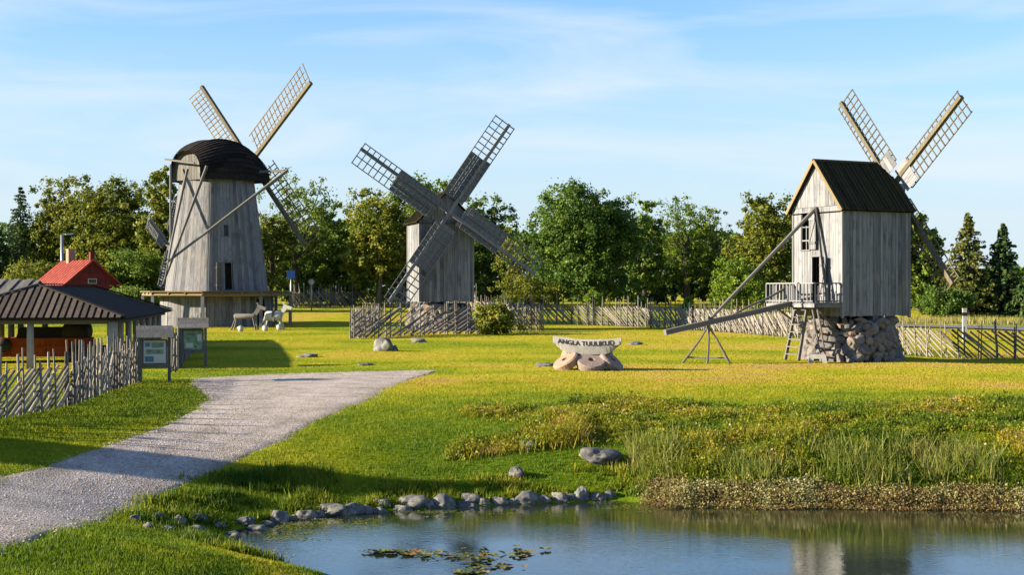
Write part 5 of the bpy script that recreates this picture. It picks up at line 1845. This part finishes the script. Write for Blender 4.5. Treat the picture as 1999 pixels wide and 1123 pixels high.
# leafy heads of the weeds
m = 60000
sel = rng.integers(0, len(x), m)
pos = np.stack([x[sel] + rng.normal(0, .05, m), y[sel] + rng.normal(0, .05, m), zt_[sel] + h[sel] * rng.uniform(.45, 1.05, m)], 1)
nrm = rng.normal(0, .6, (m, 3)); nrm[:, 2] += .7
q, f, t = leaf_quads(pos, nrm, rng.uniform(.035, .085, m), np.clip(tint[sel] + rng.normal(0, .1, m), 0, 1))
o = np_mesh('weed_leaves', q, f, 'weed', None, tint=t)
tag(o, 'small leaves and seed heads topping the bank weeds', 'weeds', kind='stuff')

# tall reeds and sedge behind the pale shore plants
n = 60000
x = rng.uniform(2.2, 14, n); y = rng.uniform(28.5, 35, n)
s = shore_dist(x, y)
cl = fbm(x, y * .6, .9, 111)
dens = sst((s - .5) / .5) * (1 - sst((s - 1.9) / 1.0)) * sst((cl - .50) / .12) * sst((x - 2.5) / .4)
k = rng.uniform(0, 1, n) < dens * .36
x, y, cl = x[k], y[k], cl[k]
h = (.10 + .60 * cl) * rng.uniform(.45, 1.3, len(x))
tint = np.clip(.05 + fbm(x, y, .8, 117) * .9 + rng.normal(0, .15, len(x)), 0, 1)
o = blades('reeds', x, y, terrain(x, y), h, rng.uniform(.016, .04, len(x)), tint, 'reed', .95)
tag(o, 'tall green and straw-coloured reeds along the right shore', 'reeds', kind='stuff')
# clumps of reeds at the left end of the reed bed
# pale low plants at the waterline on the right
n = 170000
x = rng.uniform(2.4, 14, n); y = rng.uniform(27.8, 32, n)
s = shore_dist(x, y)
dens = sst((s + .22) / .15) * (1 - sst((s - .25 - .65 * fbm(x, y, .8, 131)) / .3)) * sst((x - 2.6) / .3)
k = rng.uniform(0, 1, n) < dens
x, y, s = x[k], y[k], s[k]
m = len(x)
hh_ = (.06 + .22 * fbm(x, y, 1.3, 137)) * np.clip((s + .3) / .5, .3, 1)
zz = np.maximum(terrain(x, y), WATER) + hh_ * rng.uniform(.05, 1, m)
pos = np.stack([x, y, zz], 1)
nrm = rng.normal(0, .7, (m, 3)); nrm[:, 2] += .5; nrm[:, 1] -= .3
tint = np.clip((zz - np.maximum(terrain(x, y), WATER)) / .42 * .75 + (fbm(x, y, 2.2, 139) - .5) * .7 + rng.normal(0, .14, m), 0, 1)
q, f, t = leaf_quads(pos, nrm, rng.uniform(.025, .062, m), tint)
o = np_mesh('shore_plants', q, f, 'pale_plant', None, tint=t)
tag(o, 'low pale leafy plants crowding the waterline on the right shore', 'plants', kind='stuff')

# rank grass and small weeds between the shore boulders
n = 150000
x = rng.uniform(-8.5, 3, n); y = rng.uniform(23, 33, n)
k, s = keep_turf(x, y)
wide_ = .75 + 1.3 * sst((-3.2 - x) / 1.2) * sst((y - 24.5) / 1.5)
dens = sst((s + .05) / .2) * (1 - sst((s - wide_) / .8)) * sst((fbm(x, y, 1.3, 141) - .34) / .2)
k = k & (rng.uniform(0, 1, n) < dens * .8)
x, y = x[k], y[k]
h = .04 + .24 * fbm(x, y, 1.4, 143) * rng.uniform(.4, 1.3, len(x))
tint = np.clip(fbm(x, y, 1.0, 147) * 1.05 - .1 - .25 * sst((-3.2 - x) / 1.2) + rng.normal(0, .15, len(x)), 0, .95)
o = blades('shore_grass', x, y, terrain(x, y), h, rng.uniform(.02, .05, len(x)), tint, 'weed', .8)
tag(o, 'rank grass and weeds growing between the shore boulders', 'grass', kind='stuff')

# dry tall grass on the far road verge and along the fences
n = 26000
x = rng.uniform(19, 48, n); y = rng.uniform(80, 100, n)
k = (y - (88 - (x - 25) * .33) > 0) & (y - (88 - (x - 25) * .33) < 6)
x, y = x[k], y[k]
o = blades('verge_grass', x, y, terrain(x, y), rng.uniform(.2, .6, len(x)), rng.uniform(.03, .07, len(x)), np.clip(rng.normal(.75, .2, len(x)), 0, 1), 'reed', .5)
tag(o, 'dry tall grass on the verge beyond the road', 'grass', kind='stuff')

# ------------------------------------------------------------------ lily pads
def pad_mesh(seed):
    r_ = random.Random(seed)
    v = [(0, 0, .0)]
    n = 11
    for i in range(n):
        a = R(14) + (2 * math.pi - R(28)) * i / (n - 1)
        rr = .5 * r_.uniform(.88, 1.06)
        v.append((rr * math.cos(a), rr * math.sin(a), r_.uniform(0, .10)))
    f = [(0, i, i + 1) for i in range(1, n)]
    me = bpy.data.meshes.new('lily_pad')
    me.from_pydata(v, [], f)
    return me
M['lily'] = stone_mat('lily', [(0.035, 0.07, 0.012), (0.10, 0.13, 0.02), (0.20, 0.17, 0.03), (0.24, 0.13, 0.04), (0.07, 0.10, 0.02)], 2.0, .3)
PADS = [pad_mesh(i) for i in range(5)]
for me in PADS: me.materials.append(M['lily'])
rl = random.Random(9)
spots = []
clus = [(860, 1084, 52, 10), (940, 1088, 30, 8), (1010, 1078, 34, 9), (930, 1104, 40, 9), (985, 1108, 30, 7), (920, 1120, 34, 6), (790, 1082, 30, 4), (1025, 1082, 20, 7), (735, 1080, 18, 2)]
while len(spots) < 120:
    c = clus[rl.randrange(len(clus))]
    px_, py_ = rl.gauss(c[0], c[2] * .55), rl.gauss(c[1], c[3] * .6)
    d_ = (H - WATER) * F / (py_ - HY)
    p = ((px_ - CX) / F * d_, d_)
    spots.append(p)
for i, p in enumerate(spots):
    o = bpy.data.objects.new('lily_pad', PADS[i % 5])
    s_ = rl.uniform(.10, .22)
    o.scale = (s_, s_, s_ * rl.uniform(.5, 2.0))
    o.rotation_euler = (rl.gauss(0, .12), rl.gauss(0, .12), rl.uniform(0, 6.28))
    o.location = (p[0], p[1], WATER + .012 + rl.uniform(0, .02))
    link(o)
    tag(o, 'green-brown lily pad floating in the patch at the front of the pond', 'lily pad', 'lily pads on the pond')

# algae flecks floating along the far shore
rng = np.random.default_rng(31)
n = 30000
x = rng.uniform(-4.5, 5, n); y = rng.uniform(25.5, 31, n)
s = shore_dist(x, y)
cl = fbm(x * .45, y, 1.5, 151)
dens = sst((-s - .02) / .1) * (1 - sst((-s - 1.1) / .9)) * sst((cl - .47) / .12)
k = rng.uniform(0, 1, n) < dens * .55
x, y = x[k], y[k]
m = len(x)
nrm = rng.normal(0, .03, (m, 3)); nrm[:, 2] = 1
q, f, t = leaf_quads(np.stack([x, y, np.full(m, WATER + .008) + rng.uniform(0, .004, m)], 1), nrm, rng.uniform(.02, .075, m), np.clip(rng.normal(.4, .25, m), 0, 1))
o = np_mesh('floating_algae', q, f, 'weed', None, tint=t)
tag(o, 'flecks of algae floating on the pond below the boulders', 'algae', kind='stuff')

# loose gravel on the path and its edges
rng = np.random.default_rng(41)
n = 5000
i0 = rng.integers(0, NP_, n)
u_ = np.where(rng.uniform(0, 1, n) < .15, rng.choice([0.0, 1.0], n) + rng.normal(0, .02, n), rng.uniform(0, 1, n))
xy = gl[i0] * (1 - u_)[:, None] + gr[i0] * u_[:, None] + rng.normal(0, .06, (n, 2))
r_ = rng.uniform(.008, .028, n)
z_ = terrain(xy[:, 0], xy[:, 1]) + .022
octv = np.array([(1, 0, 0), (0, 1, 0), (-1, 0, 0), (0, -1, 0), (0, 0, .7), (0, 0, -.7)])
octf = np.array([(0, 1, 4), (1, 2, 4), (2, 3, 4), (3, 0, 4)])
v = (octv[None] * (r_[:, None, None] * rng.uniform(.7, 1.3, (n, 6, 1))) + np.column_stack([xy, z_])[:, None, :]).reshape(-1, 3)
f = (octf[None] + 6 * np.arange(n)[:, None, None]).reshape(-1, 3)
o = np_mesh('loose_gravel', v, f, 'gravel', None, tint=rng.uniform(.2, .9, len(f)))
tag(o, 'loose gravel stones scattered on the path and its edges', 'gravel', kind='stuff')
